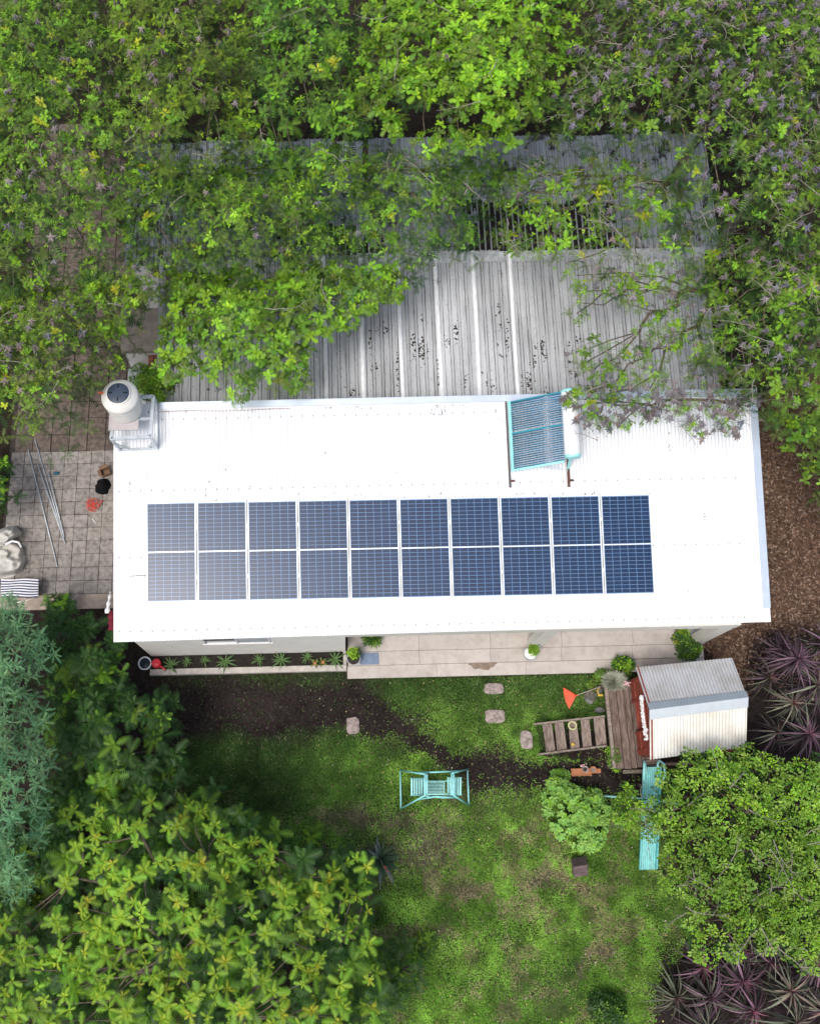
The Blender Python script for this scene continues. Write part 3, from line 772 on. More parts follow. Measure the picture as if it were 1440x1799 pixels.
mb = MB(); q = bc+np.array([-0.33,0.06,hB+0.02]); mb.tube([q, q+np.array([-0.09,0.0,0.03])], [0.03,0.02], 8); build(mb, 'inlet', M['orange'], wt)
stand = thing('tank_stand', 'galvanised steel frame stand holding the water tank over the roof corner', 'stand', RP(-0.2, 4.4, 0))
tNE, tSE, tSW = G(270, 697, ZP-0.02), G(265, 768, ZP-0.02), G(196, 772, ZP-0.02); tNW = tNE+(tSW-tSE)
for a, b in ((tNE, tSE), (tSE, tSW), (tSW, tNW), (tNW, tNE)):
    mb = MB(); mb.beam(a, b, 0.065, 0.06); build(mb, 'top_beam', M['steel'], stand)
mid1, mid2 = (tNE*0.45+tSE*0.55), (tNW*0.45+tSW*0.55)
mb = MB(); mb.beam(mid1, mid2, 0.045, 0.05); build(mb, 'top_beam', M['steel'], stand)
def foot_of(p_, dx=0, dy=0):
    v = (p_[1]+dy)/rc; return RP(p_[0]+dx, v, 0.02)
feet = [foot_of(tNE), foot_of(tSE, 0.03, -0.03), foot_of(tSW, 0.06, -0.02), foot_of(tNW, 0.06)]
for a, b in zip((tNE, tSE, tSW, tNW), feet):
    mb = MB(); mb.beam(a, b, 0.05, 0.05, (0,1,0)); build(mb, 'leg', M['steel'], stand)
for i, j in ((1, 2), (0, 1)):
    mb = MB(); mb.beam(feet[i]+np.array([0,0,.03]), feet[j]+np.array([0,0,.03]), 0.045, 0.045); build(mb, 'lower_beam', M['steel'], stand)
for i, j in ((1, 2), (2, 1)):
    a = feet[i]*0.75+feet[j]*0.25; b = (tSE, tSW)[i-1]*0.65+feet[i]*0.35
    mb = MB(); mb.beam(b, a+np.array([0,0,.03]), 0.03, 0.03); build(mb, 'brace', M['steel'], stand)
mb = MB(); c = (tNE+tSE+tSW+tNW)/4; q0 = G(191, 757, ZP+0.02); q1 = G(246, 700, ZP+0.02)
mb.box(q0[0], q1[0], q0[1], q1[1], ZP+0.011, ZP+0.039)
build(mb, 'platform', pmat('pinkish_board', (0.50,0.45,0.45), 0.85, 0, 0.1, 8), stand)

# ================================================================== OLD SHEDS BEHIND
sh = thing('grey_shed', 'weathered grey corrugated shed directly behind the white roofed house', 'shed', (6, 7, 0))
S1N, S1S = 8.98, 5.02
def S1(x, y, h): return (x, y, 2.42+(y-S1S)*0.085+h)
def ribprof(x0, n, pitch, fp, ya, yb, rw=0.045, rh=0.034, th=0.003):
    mb = MB(); xs = []
    for i in range(n):
        b = x0+i*pitch; xs += [(b,0),(b+pitch-rw*1.6,0),(b+pitch-rw*1.3,rh),(b+pitch-rw*0.5,rh)]
        if i % 1 == 0: xs += [(b+pitch-rw*0.2, 0.0)]
    xs.append((x0+n*pitch, 0))
    rows = [[fp(x, y, h) for x, h in xs] for y in (ya, (ya+yb)/2, yb)]
    mb.sheet(rows); mb.sheet([[tuple(np.array(p_)-np.array((0,0,.012))) for p_ in rows[0]], rows[0]])
    return mb
x = -0.05
while x < 12.6:
    dz = random.uniform(0, 0.006)
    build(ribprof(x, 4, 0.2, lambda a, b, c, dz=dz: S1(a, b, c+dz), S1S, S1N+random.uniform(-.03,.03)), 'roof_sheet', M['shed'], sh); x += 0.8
for px in (572, 638, 706, 774, 841, 908):
    x_ = G(px, 640, 2.6)[0]; mb = MB()
    prof = [(-0.055,0.004),(-0.04,0.034),(-0.012,0.046),(0.012,0.046),(0.04,0.034),(0.055,0.004)]
    mb.sheet([[S1(x_+a+(0.012*math.sin(px+k)), S1S+(S1N-S1S)*k/4, h+0.008) for a, h in prof] for k in range(5)])
    build(mb, 'lap_cap', M['shedcap'], sh)
mb = MB(); mb.add([S1(4.9,S1N-0.28,0.034),S1(12.75,S1N-0.28,0.034),S1(12.75,S1N-0.02,0.036),S1(4.9,S1N-0.02,0.036),
                   S1(4.9,S1N-0.28,0.026),S1(12.75,S1N-0.28,0.026),S1(12.75,S1N-0.02,0.028),S1(4.9,S1N-0.02,0.028)],
                  [(0,1,2,3),(7,6,5,4),(4,5,1,0),(5,6,2,1),(6,7,3,2),(7,4,0,3)])
build(mb, 'ridge_strip', pmat('bright_zinc_strip', (0.58,0.60,0.61), 0.5, 0.1, 0.45, 5, world_space=True), sh)
for b_ in ((0.02,0.17,5.1,8.9),(12.5,12.65,5.1,8.9)):
    mb = MB(); mb.box(b_[0], b_[1], b_[2], b_[3], 0, 2.38); build(mb, 'wall', M['wall'], sh)
mb = MB(); mb.box(0.172, 12.498, 8.74, 8.9, 0, 2.62); build(mb, 'wall', M['wall'], sh)
mb = MB(); mb.box(0.172, 12.498, 5.1, 5.25, 0, 2.38); build(mb, 'wall', M['wall'], sh)

sh2 = thing('blue_grey_shed', 'long old shed with dull blue grey ribbed roof half buried under the trees', 'shed', (6, 10.7, 0))
S2S, S2N = 9.06, 12.42
def S2(x, y, h): return (x, y, 2.34+(y-S2S)*0.05+h)
x = -0.95
while x < 12.7:
    dz = random.uniform(0, 0.006)
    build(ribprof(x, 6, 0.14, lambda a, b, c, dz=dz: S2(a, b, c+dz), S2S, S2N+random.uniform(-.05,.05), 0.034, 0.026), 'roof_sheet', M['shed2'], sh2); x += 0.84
for b_ in ((-0.85,-0.7,9.15,12.3),(12.45,12.6,9.15,12.3)):
    mb = MB(); mb.box(b_[0], b_[1], b_[2], b_[3], 0, 2.31); build(mb, 'wall', M['wall'], sh2)
mb = MB(); mb.box(-0.698, 12.448, 12.15, 12.3, 0, 2.45); build(mb, 'wall', M['wall'], sh2)
mb = MB(); mb.box(-0.698, 12.448, 9.15, 9.3, 0, 2.31); build(mb, 'wall', M['wall'], sh2)
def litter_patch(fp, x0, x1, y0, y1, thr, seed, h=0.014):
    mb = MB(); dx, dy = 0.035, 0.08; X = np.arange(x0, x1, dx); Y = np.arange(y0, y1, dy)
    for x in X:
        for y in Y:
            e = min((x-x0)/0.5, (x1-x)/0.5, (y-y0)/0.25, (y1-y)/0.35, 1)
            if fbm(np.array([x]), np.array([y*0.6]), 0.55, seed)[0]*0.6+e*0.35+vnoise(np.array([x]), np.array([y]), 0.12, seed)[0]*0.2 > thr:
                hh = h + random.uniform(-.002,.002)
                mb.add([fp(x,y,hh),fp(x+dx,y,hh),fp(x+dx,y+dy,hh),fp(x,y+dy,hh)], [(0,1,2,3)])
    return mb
q0 = G(800, 462, 2.36); q1 = G(1095, 345, 2.36)
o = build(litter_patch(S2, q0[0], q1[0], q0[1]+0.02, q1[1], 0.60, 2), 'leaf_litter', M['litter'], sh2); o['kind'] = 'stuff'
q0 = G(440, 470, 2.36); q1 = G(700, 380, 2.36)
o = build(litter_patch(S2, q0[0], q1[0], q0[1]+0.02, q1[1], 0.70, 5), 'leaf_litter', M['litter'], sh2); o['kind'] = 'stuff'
# clumps of black litter on the grey shed
def litter_clumps():
    P = []
    for px, py, rx, ry, n in [(738,620,8,12,60),(728,600,5,6,20),(674,578,6,7,28),(950,612,7,9,46),(935,640,4,8,24),(928,672,6,9,50),(800,585,3,11,20),(786,600,4,6,12),(658,650,5,5,14),(745,605,3,8,20),
                              (700,640,3,22,30),(860,672,6,10,16),(815,670,3,10,10),(620,692,6,4,20),(596,640,2,20,22),(890,600,2,20,18),(1000,640,3,20,20),(1013,600,3,20,14),(875,560,2,22,14),(960,690,10,4,16),(770,650,2,30,24),(650,610,2,20,14),(742,560,2,5,5)]:
        for _ in range(n):
            a, b = px+random.gauss(0, rx), py+random.gauss(0, ry); z = S1(0, G(a, b, 2.55)[1], 0)[2]
            P.append(G(a, b, z+0.012))
    P = np.array(P); n = len(P); az = RNG.uniform(0, 6.28, n); L = RNG.uniform(0.03, 0.08, n)
    a = np.stack([np.cos(az), np.sin(az), RNG.normal(0,.4,n)], 1)*L[:, None]/2; b = np.stack([-np.sin(az), np.cos(az), RNG.normal(0,.4,n)], 1)*L[:, None]*0.3
    V = np.empty((n, 4, 3)); V[:,0]=P-a; V[:,1]=P-b; V[:,2]=P+a; V[:,3]=P+b
    c = np.array([[0.02,0.015,0.012],[0.04,0.03,0.02]])[RNG.integers(0, 2, n)]
    i = np.arange(n)*4; T = np.concatenate([np.c_[i,i+1,i+2], np.c_[i,i+2,i+3]])
    o = npmesh('leaf_litter', V.reshape(-1,3), T, np.repeat(c, 4, 0), M['chip'], parent=sh); o['kind'] = 'stuff'
litter_clumps()
# little annex with a flat beige roof and a brick corner
an = thing('annex', 'small flat roofed beige outbuilding between the paving and the grey shed', 'outbuilding', (*G(250, 580)[:2], 0))
q0, q1 = G(212, 618, 2.2), G(284, 541, 2.2)
mb = MB(); mb.box(q0[0]+.05, q1[0]-.05, q0[1]+.05, q1[1]-.05, 0, 2.08); build(mb, 'wall', M['wall'], an)
mb = MB(); mb.bbox(q0[0], q1[0], q0[1], q1[1], 2.081, 2.2, 0.01); build(mb, 'roof', M['conc'], an)
br = MB(); br.bbox(-0.055, 0.055, -0.11, 0.11, -0.03, 0.03, 0.004); brm = br.mesh('brick'); brm.materials.append(M['brick'])
ch = thing('brick_chimney', 'short red brick chimney standing at the corner of the beige outbuilding', 'chimney', G(274, 628, 1.9))
for lv in range(6):
    for i in range(3):
        for j in range(2):
            inst('brick', brm, ch, ((i-1)*0.118, (j-0.5)*0.228+0.03*(lv % 2), -0.03-lv*0.068), (0, 0, random.uniform(-.03,.03)))
mb = MB(); c = root_off(ch); mb.box(c[0]-0.16, c[0]+0.16, c[1]-0.2, c[1]+0.2, 0, 1.44); build(mb, 'base', M['joint'], ch)
# low lean-to left of the grey shed
lt_ = thing('lean_to', 'low pale corrugated lean-to roof beside the paving behind the water tank', 'shed roof', (*G(260, 690)[:2], 0))
q0, q1 = G(222, 720, 2.3), G(300, 640, 2.3)
build(ribprof(q0[0], 4, (q1[0]-q0[0])/4, lambda a, b, c: (a, b, 2.3+c), q0[1], q1[1]-0.1), 'roof_sheet', M['shedcap'], lt_)
mb = MB(); mb.box(q0[0]+.05, -.08, q0[1]+.05, q1[1]-.2, 0, 2.27); build(mb, 'wall', M['wall'], lt_)

# ================================================================== PLAYHOUSE, STEPS, SLIDE
ZD = 0.62                                    # deck height
ph = thing('playhouse', 'small red wooden playhouse on a plank deck under a two-tone corrugated gable roof', 'playhouse', (11.4, -1.6, 0))
eN, eS, rdg = 1.62, 1.58, 2.06
NW, NE_ = G(1116, 1173, eN), G(1285, 1156, eN)
SW, SE = G(1141, 1335, eS), G(1310, 1313, eS)
RW, RE = G(1140, 1248, rdg), G(1312, 1226, rdg)
def slope_sheet(a, b, c, d, n, amp=0.012, sub=6, k0=0.0, k1=1.0):
    """a-b eave, c-d ridge; n corrugations"""
    mb = MB(); N_ = n*sub; rows = []
    nn = np.cross(b-a, c-a); nn /= np.linalg.norm(nn)
    if nn[2] < 0: nn = -nn
    for t in (0, 0.5, 1):
        row = []
        for i in range(N_+1):
            s_ = k0+(k1-k0)*i/N_; e = a+(b-a)*s_; r_ = c+(d-c)*s_; row.append(e+(r_-e)*t + nn*amp*math.sin(2*math.pi*i/sub))
        rows.append(row)
    mb.sheet(rows); mb.sheet([[p_-nn*0.004 for p_ in rows[0]], rows[0]]); return mb
for k in range(3):
    build(slope_sheet(NW, NE_, RW, RE, 10, k0=k/3, k1=(k+1)/3), 'roof_sheet', M['greycor'], ph, smooth=True)
    build(slope_sheet(SW, SE, RW, RE, 10, k0=k/3, k1=(k+1)/3), 'roof_sheet', M['ivory'], ph, smooth=True)
mb = MB(); up = np.array([0,0,0.03])
ov = (RE-RW)*0.004
a1, b1 = RW+(NW-RW)*0.16+up-ov, RE+(NE_-RE)*0.16+up+ov
mb.add([a1, b1, RE+up*1.3+ov, RW+up*1.3-ov], [(0,1,2,3)])
build(mb, 'ridge_cap', M['ridge'], ph)
a2, b2 = RW+(SW-RW)*0.20+up-ov, RE+(SE-RE)*0.20+up+ov
mb = MB(); mb.add([RW+up*1.3-ov, RE+up*1.3+ov, b2, a2], [(0,1,2,3)][::1]); 
build(mb, 'ridge_cap', M['ridgel'], ph)
# gable boards, walls
mb = MB(); dx = np.array([0.05, 0, -0.06])
mb.beam(NW+dx, RW+dx, 0.03, 0.12); mb.beam(SW+dx, RW+dx, 0.03, 0.12)
build(mb, 'gable_board', M['redwood'], ph)
wx0, wx1, wy0, wy1 = G(1112, 1250, ZD)[0], RE[0]-0.15, SW[1]+0.14, NW[1]-0.14
def wallbox(x0, x1, y0, y1, z0, z1, mat='redwood', name='wall'):
    mb = MB(); mb.box(x0, x1, y0, y1, z0, z1); return build(mb, name, M[mat], ph)
wallbox(wx0, wx1, wy1-0.04, wy1, ZD+.004, eN-0.03); wallbox(wx0, wx1, wy0, wy0+0.04, ZD+.004, eS-0.03)
wallbox(wx1-0.04, wx1, wy0+0.042, wy1-0.042, ZD+.004, eN-0.03)
wallbox(wx0, wx0+0.04, wy1-0.50, wy1-0.042, ZD+.004, eN-0.03); wallbox(wx0, wx0+0.04, wy0+0.042, wy0+0.50, ZD+.004, eS-0.03)
gb = MB(); gb.add([(wx0-0.0,wy0,eS-0.026),(wx0-0.0,wy1,eN-0.026),(wx0-0.0,RW[1],rdg-0.06),(wx0+0.04,wy0,eS-0.026),(wx0+0.04,wy1,eN-0.026),(wx0+0.04,RW[1],rdg-0.06)],
                  [(0,2,1),(3,4,5),(0,1,4,3),(1,2,5,4),(2,0,3,5)])
build(gb, 'gable', M['redwood'], ph)
mb = MB(); mb.bbox(wx0-0.03, wx0-0.002, wy0+0.52, wy1-0.54, eS-0.30, eS-0.05, .004); build(mb, 'lintel', M['redwood'], ph)
for ya, yb_ in ((wy1-0.52, wy1-0.06), (wy0+0.06, wy0+0.50)):
    fr = build(MB().bbox(wx0-0.028, wx0-0.002, ya, ya+0.05, ZD+.02, eS-0.32, .004).bbox(wx0-0.028, wx0-0.002, yb_-0.05, yb_, ZD+.02, eS-0.32, .004).bbox(wx0-0.027, wx0-0.002, ya+.051, yb_-.051, ZD+.30, ZD+.36, .004), 'wall_batten', M['redwood'], ph)
wallbox(wx0+0.05, wx1-0.05, wy0+0.05, wy1-0.05, ZD+.001, ZD+0.012, 'redwood', 'floor')
# deck
dx0 = G(1060, 1200, ZD)[0]; dyS = G(1090, 1350, ZD)[1]; dyN = G(1075, 1198, ZD)[1]
xs = [dx0]; wds = [0.085, 0.17, 0.17, 0.12, 0.12, 0.15, 0.15, 0.15, 0.15, 0.15]
for w in wds: xs.append(xs[-1]+w)
for i in range(len(wds)):
    mb = MB(); y0 = dyS+random.uniform(-.02,.01); y1 = dyN+random.uniform(-.01,.03)
    if i >= 5: y0 = wy0-0.02
    mb.bbox(xs[i]+0.006, xs[i+1]-0.006, y0, y1, ZD-0.03, ZD+random.uniform(-.004,.002)-0.002, 0.004); build(mb, 'plank', M['woodx'] if i == 0 else M['wood'] if i < 5 else M['redplank'], ph)
x0p = xs[5]+0.01; yy = wy0-0.03
for i in range(4):
    w = (yy-dyS)/4; 
    mb = MB(); mb.bbox(x0p, G(1160, 1340, ZD)[0]+random.uniform(-.03,.03), dyS+w*i+0.004, dyS+w*(i+1)-0.004, ZD-0.03, ZD-0.004+random.uniform(-.004,.001), 0.004); build(mb, 'plank', M['woodx'], ph)
mb = MB(); mb.box(dx0+0.02, wx1, dyS+0.04, dyS+0.09, ZD-0.14, ZD-0.034); mb.box(dx0+0.02, wx1, wy1-0.1, wy1-0.05, ZD-0.14, ZD-0.034)
mb.box(dx0+.02, dx0+.06, dyS+0.1, wy1-0.11, ZD-0.14, ZD-0.034); build(mb, 'joist', M['wood'], ph)
mb = MB(); q = G(1095, 1357, 0.35); mb.bbox(q[0], q[0]+0.85, q[1]-0.03, q[1]+0.05, 0.25, 0.33, .005); build(mb, 'side_board', M['woodx'], ph)
for x_, y_ in ((dx0+.08, dyS+.06), (dx0+.08, wy1-.08), (wx1-.1, dyS+.06), (wx1-.1, wy1-.08), (wx0, dyS+.06)):
    mb = MB(); mb.box(x_-.04, x_+.04, y_-.04, y_+.04, -0.05, ZD-0.142); build(mb, 'post', M['wood'], ph)
# open wooden steps
stp = thing('wooden_steps', 'weathered wooden steps with five open treads leading up to the playhouse deck', 'steps', G(1000, 1292, 0))
zA, zB = 0.10, ZD
sN0, sN1 = G(937, 1273, zA), G(1062, 1259, zB); sS0, sS1 = G(945, 1326, zA), G(1066, 1311, zB)
for a, b in ((sN0, sN1), (sS0, sS1)):
    mb = MB(); mb.beam(a, b, 0.038, 0.13); build(mb, 'stringer', M['woodx'], stp)
for i, (pa, pb) in enumerate(((952,969),(973,990),(998,1013),(1020,1035),(1043,1061))):
    t = ((pa+pb)/2-937)/(1062-937); z = zA+(zB-zA)*t-0.01
    cN, cS = sN0+(sN1-sN0)*t, sS0+(sS1-sS0)*t
    hw = (pb-pa)/2/77.0*0.98; mb = MB(); rows = []
    for s_ in (0.03, 0.35, 0.7, 0.97):
        c = cN+(cS-cN)*s_; c[2] = z
        rows.append([(c[0]-hw+0.01*math.sin(s_*3+i), c[1], z+0.008), (c[0], c[1], z-0.012), (c[0]+hw, c[1], z+0.006)])
    mb.sheet(rows); lo_ = [[(a_, b_, c_-0.035) for a_, b_, c_ in r_] for r_ in rows]; mb.sheet([r_[::-1] for r_ in lo_])
    for k in (0, 2): mb.sheet([[r_[k] for r_ in rows], [r_[k] for r_ in lo_]])
    mb.sheet([rows[0], lo_[0]]); mb.sheet([rows[-1], lo_[-1]])
    build(mb, 'tread', M['treadw'], stp)
# things on the steps
def torus(c, R_, r_, n=28, m=8, squash=1.0):
    mb = MB(); pts = []
    for k in range(n):
        a = 2*math.pi*k/n
        for j in range(m):
            b = 2*math.pi*j/m; pts.append((c[0]+(R_+r_*math.cos(b))*math.cos(a), c[1]+(R_+r_*math.cos(b))*math.sin(a)*squash, c[2]+r_*math.sin(b)))
    mb.add(pts, [(k*m+j, ((k+1)%n)*m+j, ((k+1)%n)*m+(j+1)%m, k*m+(j+1)%m) for k in range(n) for j in range(m)]); return mb
tag(build(torus(G(1005, 1275, 0.43), 0.085, 0.017), 'ring_toy', M['ring'], smooth=True), 'pale yellow ring lying across the middle of the wooden steps', 'ring')
mb = MB(); c = G(1006, 1308, 0.40); mb.lathe([(0.01,-0.04),(0.03,-0.03),(0.042,0),(0.03,0.03),(0.01,0.042)], c, 12)
tag(build(mb, 'ball', M['yellow'], smooth=True), 'small yellow ball resting on the third wooden tread', 'ball')
# white fringe garland
gl = thing('garland', 'white ragged paper garland hanging along the playhouse doorway', 'garland', G(1130, 1260, 1.3))
mb = MB(); pts = [np.array([wx0-0.05, G(1122, y_, 1.5)[1], z_]) for y_, z_ in ((1223, 1.52), (1245, 1.49), (1270, 1.49), (1301, 1.52))]
mb.tube(pts, 0.012, 5); build(mb, 'cord', M['whitecloth'], gl)
mb = MB()
for k in range(320):
    t = random.random()*2.999; i = int(t); p_ = pts[i]+(pts[i+1]-pts[i])*(t-i)
    d = np.array([random.choice((-1,1))*random.uniform(.015,.05), random.gauss(0, .012), random.uniform(-.04, .03)])
    s_ = np.array([random.gauss(0, .006), 0.018, 0.0]); mb.add([p_-s_, p_+s_, p_+d+s_*0.8, p_+d-s_*0.8], [(0,1,2,3)])
build(mb, 'fringe', M['whitecloth'], gl)
# pink soft toy
mb = MB(); c = G(1101, 1201, 1.02)
mb.lathe([(0.01,-0.035),(0.035,-0.02),(0.04,0.0),(0.03,0.025),(0.01,0.035)], c, 10)
for a in (0.3, 2.2, 3.6, 5.2): mb.tube([c, c+np.array([math.cos(a)*.07, math.sin(a)*.06, -.01]), c+np.array([math.cos(a)*.11, math.sin(a)*.08, -.03])], [.022,.016,.01], 6)
tag(build(mb, 'soft_toy', M['pink'], smooth=True), 'small pink soft toy on the red rail of the playhouse porch', 'toy')

# slide
sl = thing('slide', 'long turquoise wavy garden slide coming down from the playhouse deck', 'slide', G(1140, 1440, 0))
cl = [(1144, 1348, ZD+0.22), (1143, 1362, ZD+0.18), (1142, 1395, ZD+0.02), (1141, 1420, ZD-0.16), (1140, 1450, 0.38), (1139, 1475, 0.30), (1138, 1500, 0.16), (1137, 1517, 0.08), (1137, 1528, 0.07)]
C_ = [G(*c) for c in cl]
dense = []
for i in range(len(C_)-1):
    for k in range(4): 
        t = k/4; p0_, p1_, p2_, p3_ = C_[max(i-1,0)], C_[i], C_[i+1], C_[min(i+2,len(C_)-1)]
        dense.append(0.5*((2*p1_)+(-p0_+p2_)*t+(2*p0_-5*p1_+4*p2_-p3_)*t*t+(-p0_+3*p1_-3*p2_+p3_)*t**3))
dense.append(C_[-1])
HW = 0.172
prof = [(-HW-0.028,0.05),(-HW-0.028,0.085),(-HW+0.004,0.085),(-HW+0.012,0.0)]
prof += [(HW-0.012,0.0),(HW-0.004,0.085),(HW+0.028,0.085),(HW+0.028,0.05)]
rows = []
for j, p_ in enumerate(dense):
    f_ = 1.0+0.0*j; rows.append([(p_[0]+x*f_, p_[1], p_[2]+h) for x, h in prof])
M['turqd'] = pmat('shade_groove_turquoise', (0.17,0.57,0.55), 0.5, 0, 0.25, 8)  # chute darkened to paint groove shade between the pale ribs
mb = MB(); mb.sheet(rows); o = build(mb, 'chute', M['turqd'], sl)
nrib = 7
for k in range(nrib):
    x0_ = -HW+0.022+(2*HW-0.044)*(k+0.5)/nrib; w_ = 0.0125; mb = MB()
    mb.sheet([[(p_[0]+x0_+a, p_[1], p_[2]+h) for a, h in ((-w_,0.002),(-w_*.6,0.030),(w_*.6,0.030),(w_,0.002))] for p_ in dense])
    build(mb, 'tread_rib', M['turql'], sl)
mb = MB(); mb.sheet([[(x, y, z-0.02) for x, y, z in r_][::-1] for r_ in rows]); build(mb, 'underside', M['turq'], sl)
for s_ in (-1, 1):
    mb = MB(); a = C_[0]; pts = [a+np.array([s_*(HW+0.03), -0.34, -0.04]), a+np.array([s_*(HW+0.055), -0.16, 0.14]), a+np.array([s_*(HW+0.045), 0.04, 0.20]), a+np.array([s_*(HW-0.01), 0.13, 0.10]), a+np.array([s_*(HW-0.035), 0.06, 0.0]), a+np.array([s_*(HW-0.03), -0.14, 0.03])]
    mb.tube(pts, 0.027, 8); build(mb, 'handle', M['turql'], sl, smooth=True)
for k, z in ((3, 0.4), (6, .12)):
    mb = MB(); c = C_[k]; mb.box(c[0]-0.12, c[0]+0.12, c[1]-0.02, c[1]+0.02, -0.02, c[2]-0.03); build(mb, 'support', M['turq'], sl)
mb = MB(); mb.tube([G(1057, 1399, 0.10), G(1128, 1403, 0.12), G(1192, 1413, 0.10)], 0.021, 8)
tag(build(mb, 'metal_bar', M['turql'], smooth=True), 'thin pale turquoise bar lying under the slide beside the round shrub', 'bar')

# ================================================================== GLIDER SWING
gs = thing('garden_glider', 'turquoise metal garden glider with two facing slatted seats on the lawn', 'garden swing', G(765, 1385, 0))
def tb(name, pts, r=0.018, mat='turq', n=8): 
    mb = MB(); mb.tube([G(*p_) for p_ in pts], r, n); return build(mb, name, M[mat], gs, smooth=True)
zt = 1.15
tb('ground_rail', [(703,1354,0.03),(704,1421,0.03)], 0.018, 'turql'); tb('ground_rail', [(821,1354,0.03),(823,1415,0.03)], 0.018, 'turql')
tb('leg', [(703,1354,0.03),(748,1361,zt)]); tb('leg', [(704,1421,0.03),(748,1397,zt)])
tb('leg', [(821,1352,0.03),(794,1359,zt)]); tb('leg', [(823,1415,0.03),(794,1396,zt)])
tb('top_rail', [(732,1358,0.75),(765,1357,zt*0.9),(806,1355,0.75)]); tb('top_rail', [(735,1405,0.72),(765,1400,zt*0.9),(806,1402,0.72)])
tb('brace', [(748,1399,0.9),(775,1402,0.7),(804,1402,0.6)], 0.014)
for x_ in (748, 795):
    for w in (-1.8, 1.8):
        tb('arch', [(x_+w-2,1359,0.9),(x_+w,1362,zt),(x_+w,1395,zt),(x_+w-2,1398,0.9)], 0.021, 'turql')
def slat(name, pa, pb, w=0.035, mat='turql', parent=None):
    mb = MB(); mb.beam(G(*pa), G(*pb), w, 0.014); return build(mb, name, M[mat], parent or gs)
for k in range(6):
    x_ = 723+k*4.3; slat('seat_slat', (x_,1369,0.95-k*0.09), (x_,1397,0.95-k*0.09))
for k in range(6):
    x_ = 808.5-k*4.3; slat('seat_slat', (x_,1368,0.95-k*0.09), (x_,1396,0.95-k*0.09))
for k in range(3): slat('seat_slat', (786.5+k*4,1370,0.47), (786.5+k*4,1395,0.47), 0.03); 
for ya, yb_ in ((1368,1368),(1398,1398)):
    slat('seat_frame', (721.5,ya,0.96), (748,yb_,0.5), 0.02); slat('seat_frame', (810.5,ya-1,0.96), (785,yb_-1,0.5), 0.02)
slat('floor_frame', (740,1373,0.30), (788,1373,0.30), 0.02); slat('floor_frame', (748,1396,0.30), (788,1396,0.30), 0.026)
slat('floor_frame', (780,1373,0.30), (780,1396,0.30), 0.02)
for k in range(8): slat('floor_slat', (751,1375.5+k*2.55,0.30), (779,1375.5+k*2.55,0.30), 0.014)
# ================================================================== STEPPING STONES
def blob(c, rx, ry, h, n=16, seed=0, wob=0.1, sq=3.0):
    r_ = random.Random(seed); mb = MB(); ring = []
    for k in range(n):
        a = 2*math.pi*k/n; s_ = (abs(math.cos(a))**sq+abs(math.sin(a))**sq)**(-1/sq)*(1+r_.uniform(-wob, wob)); ring.append((math.cos(a)*s_, math.sin(a)*s_))
    vs = []
    for sc_, z in ((1.02,-0.05),(1.0,h*0.6),(0.9,h),(0.45,h*1.05)):
        vs += [(c[0]+x*rx*sc_, c[1]+y*ry*sc_, c[2]+z+r_.uniform(-.004,.004)) for x, y in ring]
    vs.append((c[0], c[1], c[2]+h*1.05))
    fs = [(i*n+k, i*n+(k+1)%n, (i+1)*n+(k+1)%n, (i+1)*n+k) for i in range(3) for k in range(n)] + [(3*n+k, 3*n+(k+1)%n, 4*n) for k in range(n)]
    return mb.add(vs, fs)
for i, (x_, y_, rx, ry, lab) in enumerate(((867,1210,.215,.125,'rough pinkish stepping stone in the grass nearest the patio'),
        (869,1259,.225,.15,'paler stepping stone in the grass, second one out from the patio'),
        (924,1300,.135,.20,'upright narrow stepping stone in front of the wooden steps'),
        (620,1275,.145,.19,'lone worn stepping stone between dark soil and shaded grass'))):
    tag(build(blob(G(x_, y_, 0), rx, ry, 0.02, 18, i, 0.07, 5), 'stepping_stone', M['stone'], smooth=True), lab, 'stepping stone', 'stepping stones in the lawn')
for i, (x_, y_, rx, ry, h, lab) in enumerate(((1035,1226,.11,.15,.10,'rounded grey stone beside the deck corner above the steps'),
        (1051,1213,.08,.10,.08,'small grey stone tucked against the playhouse deck edge'),(1052,1248,.11,.07,.08,'flat grey stone between the rake and the wooden steps'))):
    tag(build(blob(G(x_, y_, 0), rx, ry, h, 14, i+20, 0.12, 2.2), 'stone', M['greystone'], smooth=True), lab, 'stone')
# ================================================================== RAKE
rk = thing('leaf_rake', 'orange fan shaped leaf rake lying on the grass beside the playhouse', 'rake', G(1010, 1225, 0))
hd = G(1012, 1222, 0.06); c1, c2_ = G(989, 1209, 0.03), G(999, 1245, 0.03)
mb = MB(); mb.tube([hd, G(1054, 1207, 0.30)], 0.012, 7); build(mb, 'handle', M['conc'], rk)
for k in range(19):
    t = k/18; e = c1+(c2_-c1)*t; bulge = (1-(2*t-1)**2)*0.035; dr = (e-hd)/np.linalg.norm(e-hd); e = e+dr*bulge
    mb = MB(); s_ = np.cross(dr, (0,0,1)); s_ /= np.linalg.norm(s_)
    m1 = hd+(e-hd)*0.12
    mb.add([m1-s_*0.004, m1+s_*0.004, e+s_*0.0125, e-s_*0.0125, m1-s_*0.004+up*.2, m1+s_*0.004+up*.2, e+s_*0.0125+up*.2, e-s_*0.0125+up*.2], [(3,2,1,0),(4,5,6,7),(0,1,5,4),(1,2,6,5),(2,3,7,6),(3,0,4,7)])
    build(mb, 'tine', M['orange'], rk)
mb = MB(); mb.tube([hd-(c1+c2_-2*hd)*0.06, hd+(c1+c2_-2*hd)*0.10], [0.016, 0.03], 8); build(mb, 'socket', M['orange'], rk)
